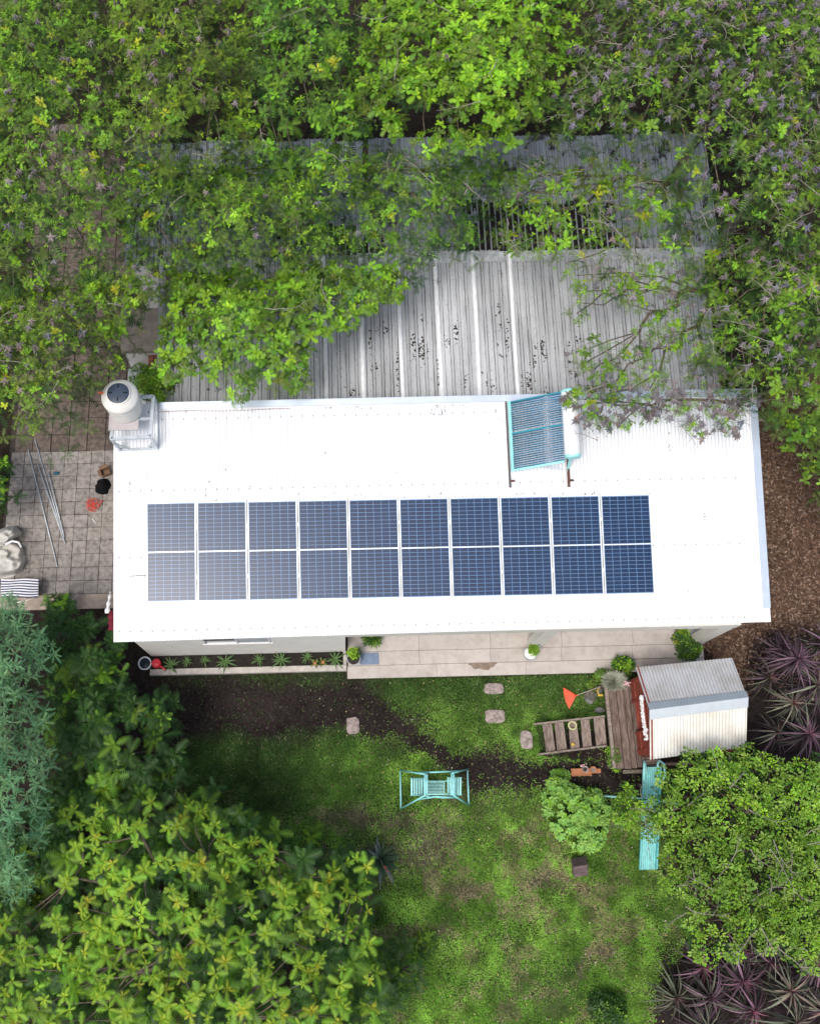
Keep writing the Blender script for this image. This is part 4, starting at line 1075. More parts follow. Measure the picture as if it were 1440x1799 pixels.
# yellow toy beside the deck
yt = thing('toy_digger', 'small yellow plastic toy on the ground beside the deck edge', 'toy', G(1053, 1222, 0.1))
c = G(1054, 1222, 0.25)
mb = MB(); mb.bbox(c[0]-.06, c[0]+.05, c[1]-.025, c[1]+.025, c[2], c[2]+.05, .01); build(mb, 'body', M['yellow'], yt)
mb = MB(); mb.beam(c+np.array([-.05,.02,.05]), c+np.array([-.09,.10,.10]), .02, .02); mb.beam(c+np.array([-.09,.10,.10]), c+np.array([-.02,.15,.06]), .02, .02); build(mb, 'arm', M['yellow'], yt)
# ================================================================== TERRACOTTA TRAY WITH TWO BOWLS
ty = thing('terracotta_tray', 'orange brown terracotta tray on the soil below the steps', 'tray', G(1030, 1356, 0.1))
a, b = G(1004, 1364, 0.12), G(1038, 1350, 0.12)
mb = MB(); mb.bbox(a[0], b[0], a[1], b[1], 0.05, 0.10, 0.008); mb.bbox(b[0]+.003, b[0]+0.22, b[1]-0.11, b[1]-0.01, 0.05, 0.09, .006); build(mb, 'base', M['terra'], ty)
mb = MB(); 
for e in ((a[0],b[0],a[1],a[1]+.015),(a[0],b[0],b[1]-.015,b[1]),(a[0],a[0]+.015,a[1]+.016,b[1]-.016)): mb.box(e[0],e[1],e[2],e[3],0.1005,0.125)
build(mb, 'rim', M['terra'], ty)
for (x_, y_, m_, lab) in ((1027,1352,'whitecloth','small pale stone bowl on the left of the terracotta tray'),(1041,1353,'terra','small brown bowl of gravel on the right of the terracotta tray')):
    c = G(x_, y_, 0.12); bw = thing('bowl', lab, 'bowl', c)
    mb = MB(); mb.lathe([(0.045,-.02),(0.07,0.02),(0.078,0.045),(0.062,0.045),(0.05,0.02)], c, 18); build(mb, 'body', M['stone'] if m_ == 'whitecloth' else M['terra'], bw, smooth=True)
    mb = MB(); mb.lathe([(0.052,0.018),(0.01,0.028)], c, 14); build(mb, 'filling', M['joint'] if m_ == 'whitecloth' else M['greystone'], bw)
mb = MB(); c = G(1021, 1346, 0.18); mb.lathe([(0.01,-.03),(0.03,-.01),(0.028,0.02),(0.01,.035)], c, 9); mb.tube([c, c+np.array([.07,.03,.03])], [.018,.012], 6); mb.lathe([(0.005,-.02),(0.02,0),(0.005,.02)], c+np.array([.10,.04,.04]), 8)
tag(build(mb, 'figurine', M['pink'], smooth=True), 'tiny pale garden figurine standing behind the stone bowls', 'figurine')
# ================================================================== BROWN WOODEN BOX (gabled)
kb = thing('wooden_hutch', 'small brown wooden hutch with a two-slope roof on the lawn below the round shrub', 'hutch', G(1018, 1522, 0))
e0, e1 = 0.30, 0.52
A0, A1 = G(1004, 1508, e0), G(1029, 1504, e0); B0, B1 = G(1006, 1523, e1-.1), G(1032, 1519, e1-.1); D0, D1 = G(1009, 1542, e0), G(1033, 1538, e0)
def plate(mb, pts, th=0.02):
    lo_ = [p_-np.array([0,0,th]) for p_ in pts]; n = len(pts)
    mb.add(list(pts)+lo_, [tuple(range(n)), tuple(range(2*n-1, n-1, -1))]+[(i, n+i, n+(i+1)%n, (i+1)%n) for i in range(n)])
for k in range(3):
    f_ = lambda a, b, t: a+(b-a)*t
    mb = MB(); plate(mb, [f_(A0,B0,k/3+.02), f_(A1,B1,k/3+.02), f_(A1,B1,(k+1)/3), f_(A0,B0,(k+1)/3)][::-1]); build(mb, 'roof_board', pmat('shade_tinted_board', (0.06,0.045,0.042), .85, 0, .4, 12, .5, 30) if k == 0 else bpy.data.materials['shade_tinted_board'], kb)  # upper slope boards darkened to carry the roof's shaded side
    mb = MB(); plate(mb, [f_(B0,D0,k/3+.02), f_(B1,D1,k/3+.02), f_(B1,D1,(k+1)/3), f_(B0,D0,(k+1)/3)][::-1]); build(mb, 'roof_board', M['brownbox'], kb)
mb = MB(); mb.box(A0[0]+.04, D1[0]-.05, D0[1]+.05, A1[1]-.05, 0, e0-.03); build(mb, 'body', M['wood'], kb)

# ================================================================== THINGS ON THE LEFT PAVING
for i, (a, b, lab) in enumerate((((62,773),(113,949),'long steel pole lying on the paving, the one that starts furthest up under the branches'),
        ((50,790),(101,996),'steel pole lying furthest left on the paving'),
        ((66,815),(115,956),'steel pole crossing in the middle of the loose poles on the paving'),
        ((85,830),(113,944),'short steel pole nearest the blue cloth on the paving'))):
    mb = MB(); mb.tube([G(a[0], a[1], 0.05+0.02*i), G(b[0], b[1], 0.045+0.01*i)], 0.014, 8)
    tag(build(mb, 'metal_pole', M['steel'], smooth=True), lab, 'pole', 'loose steel poles on the paving')
def cloth(cx_, cy_, rx, ry, h, n, seed, z0=0.03, zpx=0.05, lobes=5):
    """crumpled cloth heap"""
    mb = MB(); c = G(cx_, cy_, zpx); rows = []
    for i in range(n+1):
        r_ = i/n; row = []
        for k in range(28):
            a = 2*math.pi*k/28; w = 1+0.28*vnoise(np.array([math.cos(a)*2+5]), np.array([math.sin(a)*2+5]), .7, seed)[0]-.14+0.08*math.sin(a*lobes+seed)
            x, y = math.cos(a)*rx*r_*w, math.sin(a)*ry*r_*w
            hz = h*(1-r_**2)*(0.55+0.9*vnoise(np.array([x]), np.array([y]), .12, seed)[0]) if r_ < 1 else 0
            row.append((c[0]+x, c[1]+y, z0+hz))
        row.append(row[0]); rows.append(row)
    return mb.sheet(rows)
tag(build(cloth(99, 832, .085, .05, .06, 5, 3), 'cloth', M['bluecloth'], smooth=True), 'crumpled blue cloth dropped on the grey paving', 'cloth')
tag(build(cloth(181, 855, .21, .19, .22, 8, 5, 0.03, .05, 2), 'sack', M['black'], smooth=True), 'black bulky sack on the paving against the house edge', 'sack')
bx_ = thing('cardboard_box', 'torn brown cardboard box on the paving above the black sack', 'box', G(186, 830, 0.1), (0, 0, 0.35))
mb = MB()
for e in ((-.11,.11,-.09,-.08),(-.11,.11,.08,.09),(-.11,-.10,-.079,.079),(.10,.11,-.079,.079)): mb.box(e[0],e[1],e[2],e[3],-.07,.07)
mb.box(-.099,.099,-.079,.079,-.07,-.05); cb = pmat('brown_cardboard', (0.20,0.115,0.07), .9, 0, .3, 12)
build(mb, 'body', cb, bx_, local=True)
mb = MB(); mb.add([(-.11,.09,.07),(.11,.09,.07),(.10,.16,.10),(-.10,.15,.11)], [(0,1,2,3)]); mb.add([(-.11,-.09,.07),(-.11,.09,.07),(-.18,.07,.09),(-.17,-.08,.085)], [(0,1,2,3)]); build(mb, 'flap', cb, bx_, local=True)
# red cord heap
mb = MB(); c0 = G(163, 888, 0.05); 
for s_ in range(2):
    pts = []
    for k in range(30):
        a = k*0.62+s_*1.7; r_ = 0.095+0.07*math.sin(k*0.83+s_)+0.04*math.sin(k*2.1)
        pts.append(c0+np.array([r_*math.cos(a)*0.95+0.02*math.sin(k*.3), r_*math.sin(a)*1.15, 0.02+0.02*abs(math.sin(k*1.3+s_))]))
    if s_ == 0: pts += [c0+np.array([.17,.08,.01]), c0+np.array([.23,.14,.01]), c0+np.array([.20,.02,.01]), c0+np.array([.12,-.06,.01]), c0+np.array([.26,.12,.01])]
    mb.tube(pts, 0.0075, 5)
tag(build(mb, 'cord', M['redcord'], smooth=True), 'tangled heap of red cord on the paving below the black sack', 'cord')
mb = MB(); c = G(163, 912, 0.04); mb.tube([c, c+np.array([.04,-.06,.0]), c+np.array([.09,-.12,0])], [.016,.012,.006], 6)
tag(build(mb, 'plug', M['whitecloth'], smooth=True), 'small white plug end lying just below the red cord heap', 'plug')
# canvas covered furniture at the left edge
cv = thing('canvas_cover', 'crumpled ivory canvas cover draped over garden furniture at the left edge', 'cover', G(15, 975, 0.3))
def drape(poly, ztop, seed, n=16):
    cxp = sum(p_[0] for p_ in poly)/len(poly); cyp = sum(p_[1] for p_ in poly)/len(poly); mb = MB(); rows = []
    for i in range(n+1):
        r_ = i/n; row = []
        for k in range(len(poly)*4):
            a, b = poly[k//4], poly[(k//4+1) % len(poly)]; t = (k % 4)/4; x, y = a[0]+(b[0]-a[0])*t, a[1]+(b[1]-a[1])*t
            x, y = cxp+(x-cxp)*r_, cyp+(y-cyp)*r_
            z = ztop*(1-r_**5)+0.03+(0.30*(vnoise(np.array([x]), np.array([y]), 26, seed)[0]-.5)-0.45*abs(vnoise(np.array([x+y*.6]), np.array([y-x*.3]), 11, seed+3)[0]-.5)-.10*abs(vnoise(np.array([x]), np.array([y]), 5, seed+5)[0]-.5))*(r_ < 1)
            row.append(G(x, y, max(z, .03)))
        row.append(row[0]); rows.append(row)
    return mb.sheet(rows[::-1])
build(drape([(-30,945),(5,935),(30,950),(42,965),(46,985),(40,1005),(20,1015),(-30,1020)], .50, 4), 'cover', M['tarp'], cv, smooth=True)
build(drape([(-20,938),(15,925),(28,924),(40,936),(38,942),(18,950),(8,962),(-20,965)], .62, 9, 8), 'cover_flap', M['tarp'], cv, smooth=True)
mb = MB(); mb.tube([G(10, 957, .62), G(22, 951, .66), G(33, 953, .64), G(38, 962, .58)], 0.028, 6); build(mb, 'seam', M['whitecloth'], cv, smooth=True)
# striped cloth
sd_ = thing('striped_cloth', 'navy and white striped cloth over a low seat beside the beige strip', 'cloth', G(35, 1033, 0.3))
NS = 14
for k in range(NS):
    t0, t1 = k/NS, (k+1)/NS; mb = MB(); rows = []
    for t in (t0, t1):
        row = []
        for i in range(13):
            s_ = i/12; x = 2+(68-2)*s_; y = 1018+(1050-1018)*t+0.8*math.sin(s_*7+t*3)
            row.append(G(x, y, 0.38+0.015*math.sin(s_*8+t*3)))
        rows.append(row)
    mb.sheet(rows[::-1]); build(mb, 'stripe', M['navy'] if k % 2 else M['whitecloth'], sd_, smooth=True)
mb = MB(); q0, q1 = G(4, 1048, .3), G(66, 1020, .3); mb.box(q0[0]+.03, q1[0]-.03, q0[1]+.03, q1[1]-.03, 0.03, .30); build(mb, 'seat', M['wood'], sd_)
mb = MB(); mb.tube([G(31, 1059, .06), G(64, 1051, .06)], 0.013, 6)
tag(build(mb, 'stick', M['cream'], smooth=True), 'pale thin stick at the edge of the beige strip beside the striped cloth', 'stick')
mb = MB(); mb.tube([G(124, 1056, .045), G(134, 1050, .045), G(137, 1044, .045)], 0.008, 6)
tag(build(mb, 'wire', M['whitecloth'], smooth=True), 'short bent white wire lying on the beige concrete strip', 'wire')
# cloth hanging under the eave, left side
hc = thing('hanging_cloth', 'maroon cloth with white lace edge hanging under the left eave', 'cloth', G(192, 1085, 2.2))
def strip(a, b, w0, w1, z, mat, name, seed):
    mb = MB(); rows = []
    for i in range(13):
        t = i/12; x = a[0]+(b[0]-a[0])*t; y = a[1]+(b[1]-a[1])*t; w = w0+(w1-w0)*t+1.2*math.sin(i*1.7+seed)
        rows.append([G(x-w, y, z-.15), G(x, y, z+.02*math.sin(i*2)), G(x+w, y, z-.05)])
    mb.sheet(rows[::-1]); return build(mb, name, M[mat], hc, smooth=True)
strip((195,1072),(196,1108), 4.5, 5.5, 2.10, 'maroon', 'drape', 1); strip((194.5,1040),(188,1078), 1.5, 4.2, 2.22, 'whitecloth', 'lace', 3)
# ================================================================== FRONT OF THE HOUSE: PLANTER, POTS
pl_ = thing('planter_bed', 'long narrow planting bed with pale concrete kerb along the front wall', 'planter', (1.9, -0.2, 0))
q0, q1 = G(268, 1181, 0.15), G(612, 1172, 0.15)
yk0, yk1 = -0.385, -0.245
mb = MB(); mb.bbox(-0.42, 4.13, yk0, yk1, -0.06, 0.13, 0.008); build(mb, 'kerb', M['curb'], pl_)
mb = MB(); mb.box(-0.40, 4.05, yk1+.002, 0.066, -0.05, 0.07); build(mb, 'soil', M['soil'], pl_)
mb = MB(); mb.bbox(4.055, 4.13, yk1+.003, 0.066, -0.05, 0.13, .006); build(mb, 'end_kerb', M['curb'], pl_)
# round pot with white rim
rp_ = thing('round_pot', 'black round tub with a white rim at the left end of the planting bed', 'tub', G(255, 1166, 0.2))
c = G(255, 1166, 0.22); mb = MB(); mb.lathe([(0.12,-.22),(0.145,0),(0.155,0.03),(0.13,0.03),(0.125,0.0)], c, 28, capt=False); smooth_angle(build(mb, 'rim', M['white'], rp_))
mb = MB(); mb.lathe([(0.124,0.004),(0.01,0.012)], c, 24); build(mb, 'contents', pmat('dark_water', (0.012,0.02,0.03), .2, 0, .2, 4), rp_)
wc = thing('watering_can', 'red plastic watering can on the kerb between the tub and the bed', 'watering can', G(276, 1166, 0.25))
c = G(275, 1166, 0.22); mb = MB(); mb.lathe([(0.085,-.10),(0.105,-.06),(0.11,0.02),(0.09,.06),(0.05,.075)], c, 20); smooth_angle(build(mb, 'body', M['red'], wc), 50)
mb = MB(); mb.tube([c+np.array([.06,-.05,-.04]), c+np.array([.14,-.10,.03]), c+np.array([.20,-.145,.05])], [.035,.022,.016], 8); mb.lathe([(.012,-.02),(.03,.01)], c+np.array([.215,-.155,.055]), 10, (1,-.7,.2)); build(mb, 'spout', M['red'], wc, smooth=True)
mb = MB(); mb.tube([c+np.array([-.09,.02,-.05]), c+np.array([-.13,.03,.02]), c+np.array([-.05,.0,.09]), c+np.array([.03,0,.08])], .013, 7); build(mb, 'handle', M['red'], wc, smooth=True)
mm = thing('door_mat', 'faded pale blue mat on the patio beside the left pot', 'mat', G(646, 1158, 0.11))
a, b = G(632, 1168.5, .11), G(665, 1147, .11); mb = MB(); mb.bbox(a[0], b[0], a[1], b[1], 0.108, 0.118, .003); build(mb, 'mat', M['mat'], mm)

# ================================================================== PLANT KIT (numpy templates: V, T, age)
def frond_tmpl(n=7, w=0.30, droop=0.25, lean=0.22, cover=0.75):
    V, T, A = [], [], []
    def mid(t): return np.array([0, t, -droop*t*t])
    for i in range(n):
        t = (i+0.2)/n; t2 = min(t+cover/n, 1.0); ww = w*min(1, 0.35+1.6*t)*(1-max(0, t-0.55)**2*2.6)
        for s_ in (-1, 1):
            b = len(V); tip = mid(t)+np.array([s_*ww, lean, -0.06-0.12*ww])
            V += [mid(t), mid(t2), tip]; A += [t, t, t+.15]; T.append((b, b+1, b+2) if s_ < 0 else (b+1, b, b+2))
    b = len(V); V += [mid(.93)+np.array([-.05,0,0]), mid(.93)+np.array([.05,0,0]), mid(1.0)+np.array([0,.07,0])]; A += [1,1,1]; T.append((b,b+1,b+2))
    return np.array(V), np.array(T), np.array(A)
def leaf_tmpl(w=0.30, droop=0.2, fold=0.08):
    V = np.array([(0,0,0),(-w*.8,.35,fold),(0,.42,0),(w*.8,.35,fold),(-w*.75,.75,fold-droop*.5),(w*.75,.75,fold-droop*.5),(0,1.0,-droop)], float)
    T = np.array([(0,2,1),(0,3,2),(1,2,4),(2,3,5),(2,6,4),(2,5,6)]); return V, T, np.array([0,.3,.4,.3,.7,.7,1.0])
def blade_tmpl(w=0.05, droop=0.35, segs=5, fold=0.02):
    V, T, A = [], [], []
    for i in range(segs+1):
        t = i/segs; ww = w*(0.55+0.9*math.sin(math.pi*min(t*.9+.08, 1)))*(1-t)**0.45; z = -droop*t**2.2
        y = t*(1-0.15*droop*t)
        V += [(-ww, y, z+fold*(1-t)), (0, y, z), (ww, y, z+fold*(1-t))]; A += [t, t, t]
    for i in range(segs):
        a = i*3; T += [(a,a+1,a+3),(a+1,a+4,a+3),(a+1,a+2,a+4),(a+2,a+5,a+4)]
    return np.array(V, float), np.array(T), np.array(A)
def rotx(V, a): c, s_ = math.cos(a), math.sin(a); return V @ np.array([[1,0,0],[0,c,s_],[0,-s_,c]])
def rotz(V, a): c, s_ = math.cos(a), math.sin(a); return V @ np.array([[c,s_,0],[-s_,c,0],[0,0,1]])
def rosette(base, k, el0, el1, l0, l1, seed, jit=0.15, off=0.03, golden=True):
    """k copies of base round +z; inner ones steeper, shorter and younger (age -> 0)"""
    r_ = random.Random(seed); Vs, Ts, As = [], [], []; b = 0
    for i in range(k):
        t = i/(max(k-1, 1)); V, T, A = base; V = V*(l0+(l1-l0)*t)*(1+r_.uniform(-jit, jit))
        V = rotz(V*np.array([1,1,1]), 0); V = V+np.array([0, off, 0]); V = rotx(V, el0+(el1-el0)*t+r_.uniform(-.15,.15))
        V = rotz(V, i*2.39996+r_.uniform(-.25,.25)); Vs.append(V); Ts.append(T+b); As.append(np.clip(t*0.85+A*0.15+r_.uniform(-.05,.05), 0, 1)); b += len(V)
    return np.concatenate(Vs), np.concatenate(Ts), np.concatenate(As)
def scatter(tmpls, P, Nrm, S, cy, co, spin=None):
    """place random templates; cy/co: (n,3) young and old colours"""
    n = len(P); P = np.asarray(P, float); Nrm = np.asarray(Nrm, float); Nrm = Nrm/np.linalg.norm(Nrm, axis=1, keepdims=True)
    which = RNG.integers(0, len(tmpls), n); sp = RNG.uniform(0, 2*np.pi, n) if spin is None else spin
    ref = np.where(np.abs(Nrm[:, 2:3]) > 0.95, np.array([[1.0,0,0]]), np.array([[0,0,1.0]]))
    X = np.cross(ref, Nrm); X /= np.linalg.norm(X, axis=1, keepdims=True); Y = np.cross(Nrm, X)
    Xr = X*np.cos(sp)[:, None]+Y*np.sin(sp)[:, None]; Yr = np.cross(Nrm, Xr)
    Vs, Ts, Cs = [], [], []; base = 0
    for w_ in range(len(tmpls)):
        k = np.where(which == w_)[0]
        if not len(k): continue
        V, T, A = tmpls[w_]; m = len(V)
        W = (V[None, :, 0:1]*Xr[k][:, None]+V[None, :, 1:2]*Yr[k][:, None]+V[None, :, 2:3]*Nrm[k][:, None])*S[k][:, None, None]+P[k][:, None]
        A = A**0.55; C = cy[k][:, None]*(1-A)[None, :, None]+co[k][:, None]*A[None, :, None]
        C = C*RNG.uniform(0.88, 1.12, (len(k), m, 1))
        Vs.append(W.reshape(-1, 3)); Cs.append(C.reshape(-1, 3)); Ts.append((T[None]+(np.arange(len(k))*m)[:, None, None]+base).reshape(-1, 3)); base += len(k)*m
    return np.concatenate(Vs), np.concatenate(Ts), np.clip(np.concatenate(Cs), 0.003, 1)
def join(parts):
    V, T, C, b = [], [], [], 0
    for v, t, c in parts:
        V.append(v); T.append(t+b); C.append(c); b += len(v)
    return np.concatenate(V), np.concatenate(T), np.concatenate(C)

FR = frond_tmpl(6, 0.35, 0.30, 0.16, 1.45); FRn = frond_tmpl(8, 0.33, 0.45, 0.12, 0.62); FRw = frond_tmpl(11, 0.32, 0.32, 0.09, 0.95); FRt = frond_tmpl(7, 0.17, 0.35, 0.12, 0.8)
T_BRIGHT = [rosette(FR, 5+(s*3) % 7, 1.15-.05*s, 0.35-.06*s, 0.45, 1.0, s, 0.32) for s in range(9)]
T_FEATH = [rosette(FRn, 3+(s*2) % 6, 0.9, -0.3, 0.6, 1.05, s+10, 0.4) for s in range(9)]
T_BIG = [rosette(FRw, 7+(s*2) % 5, 1.15, -0.05, 0.24, 1.0, s+20, 0.28) for s in range(8)]
T_LEAF = [rosette(leaf_tmpl(), 10, 1.1, -0.1, 0.6, 1.0, s+30, 0.3, 0.5) for s in range(4)]
T_SPRAY = [rosette(FRt, 6+(s*3) % 8, 1.2, -0.1, 0.55, 1.0, s+40, 0.45) for s in range(8)]
T_POD = [rosette(blade_tmpl(0.17, 0.8, 3, 0.05), 15, 1.2, -0.9, 0.55, 0.95, s+50, 0.45, 0.12) for s in range(3)]
T_BLADE = [rosette(blade_tmpl(0.026, 0.75, 5), 30, 1.25, 0.0, 0.45, 1.0, s+60, 0.35) for s in range(5)]
T_TUFT = [rosette(leaf_tmpl(0.42, 0.1), 4, 0.6, 0.1, 0.8, 1.0, s+70, 0.2, 0.15) for s in range(3)]
T_SPIKE = [rosette(blade_tmpl(0.055, 0.3, 4), 15, 1.0, 0.1, 0.7, 1.0, s+80, 0.15) for s in range(3)]

PAL = {  # (young tip, mature leaf)
 'lime':  ((0.40,0.63,0.035), (0.22,0.46,0.032)),
 'green': ((0.25,0.42,0.032), (0.12,0.25,0.026)),
 'olive': ((0.20,0.28,0.050), (0.10,0.17,0.036)),
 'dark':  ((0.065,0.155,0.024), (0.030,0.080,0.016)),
 'yellow':((0.70,0.60,0.040), (0.32,0.45,0.032)),
 'blue':  ((0.29,0.50,0.22), (0.12,0.28,0.125)),
 'pale':  ((0.44,0.58,0.085), (0.23,0.40,0.060)),
 'pod':   ((0.33,0.295,0.30), (0.17,0.15,0.155)),
 'fresh': ((0.38,0.62,0.14), (0.24,0.47,0.10)),
}
def pal(names, n, wts=None):
    k = RNG.choice(len(names), n, p=wts); y = np.array([PAL[a][0] for a in names]); o = np.array([PAL[a][1] for a in names])
    v = RNG.uniform(0.78, 1.22, (n, 1)); h = RNG.normal(0, 0.05, (n, 1))
    vec = np.concatenate([1+h*1.5, np.ones_like(h), 1-h], 1)
    return y[k]*v*vec, o[k]*v*vec

def canopy_clumps(poly, ztop, zedge, spacing, fall=70, gap=0.30, gscale=60, seed=0, bump=0.5, inset=14):
    """clump centres of a crown whose outline the photo shows as poly"""
    xs = [p_[0] for p_ in poly]; ys = [p_[1] for p_ in poly]
    area = (max(xs)-min(xs))*(max(ys)-min(ys)); n = int(area/90)+200
    px = RNG.uniform(min(xs), max(xs), n); py = RNG.uniform(min(ys), max(ys), n)
    d = polydist(px, py, poly); k = inpoly(px, py, poly) & (d > inset) & (fbm(px, py, gscale, seed+50, 3) > gap)
    px, py, d = px[k], py[k], d[k]
    z = ztop-(ztop-zedge)*np.exp(-d/fall)+(fbm(px, py, 110, seed+70, 3)-0.5)*2*bump
    P = GG(px, py, z); keep = []; grid = {}
    for i in range(len(P)):
        gx_, gy_ = int(P[i,0]//spacing), int(P[i,1]//spacing); ok = True
        for a in (-1,0,1):
            for b in (-1,0,1):
                for j in grid.get((gx_+a, gy_+b), ()):
                    if (P[i,0]-P[j,0])**2+(P[i,1]-P[j,1])**2 < spacing**2: ok = False; break
                if not ok: break
            if not ok: break
        if ok: grid.setdefault((gx_, gy_), []).append(i); keep.append(i)
    return P[keep]

def limbs(root, base, fork_z, targets, r0, mat='bark', wob=0.15, frac=1.0, lean=None, kink=0.35):
    base = np.array(base, float)
    fork = np.array([base[0], base[1], fork_z]) if lean is None else np.array(lean, float)
    mb = MB(); m_ = (base+fork)/2+np.array([random.gauss(0,.08), random.gauss(0,.08), 0]); mb.tube([base+np.array([0,0,-.1]), m_, fork], [r0*1.3, r0, r0*0.8], 10)
    build(mb, 'trunk', M[mat], root, smooth=True)
    mb = MB(); T = [t for t in targets if random.random() < frac]
    # every clump hangs on the nearest branch point closer to the fork; thickness follows what it carries
    T.sort(key=lambda t: np.linalg.norm(t-fork)); nodes = [fork]; par = [-1]; dist = [0.0]
    for t in T:
        q = t-np.array([random.gauss(0,.04), random.gauss(0,.04), .10+.10*random.random()]); A = np.array(nodes); D = np.linalg.norm(A-q, axis=1)
        cost = D+0.55*np.array(dist)+np.where(np.array(dist) > np.linalg.norm(q-fork)*1.0, 5, 0); j_ = int(np.argmin(cost)); nodes.append(q); par.append(j_); dist.append(dist[j_]+D[j_])
    load = [1.0]*len(nodes)
    for i_ in range(len(nodes)-1, 0, -1): load[par[i_]] += load[i_]
    rad = lambda l: max(0.007, min(r0*0.75, 0.0115*l**0.5))
    for i_ in range(1, len(nodes)):
        a, b_ = nodes[par[i_]], nodes[i_]; L_ = np.linalg.norm(b_-a); q = (a+b_)/2+np.array([random.gauss(0,L_*.09), random.gauss(0,L_*.09), -L_*kink*.12])
        mb.tube([a, q, b_], [rad(load[i_]+1), rad(load[i_]+.5), rad(load[i_])], 6 if load[i_] > 4 else 4, cap=False)
    build(mb, 'limb', M[mat], root, smooth=True)

def bare_twigs(root, pts, n, L=0.55, r=0.0075, up_=0.25, mat='twig'):
    mb = MB()
    for _ in range(n):
        p0_ = pts[random.randrange(len(pts))]+np.array([random.gauss(0,.2), random.gauss(0,.2), random.uniform(-.15,.05)])
        a = random.uniform(0, 6.28); LL = L*random.uniform(.6, 1.7); chain = [p0_]; bend = random.uniform(-.9, .9)
        for k in range(5):
            b = a+bend*k/5+random.gauss(0,.12); chain.append(chain[-1]+np.array([math.cos(b), math.sin(b), random.uniform(-.15, up_)])*LL/5)
        mb.tube(chain, [r*1.3, r*1.1, r*.9, r*.75, r*.6, r*.4], 4, cap=False)
        for k in range(1, 5):
            if random.random() < .75:
                b = a+bend*k/5+random.choice((-1,1))*random.uniform(.5, 1.1); s_ = chain[k]; l2 = LL*random.uniform(.15,.4); e2 = s_+np.array([math.cos(b), math.sin(b), random.uniform(-.1,.25)])*l2
                mb.tube([s_, (s_+e2)/2+np.array([random.gauss(0,.02),random.gauss(0,.02),.02]), e2], [r*.7, r*.5, r*.3], 3, cap=False)
    build(mb, 'twig', M[mat], root)['kind'] = 'stuff'

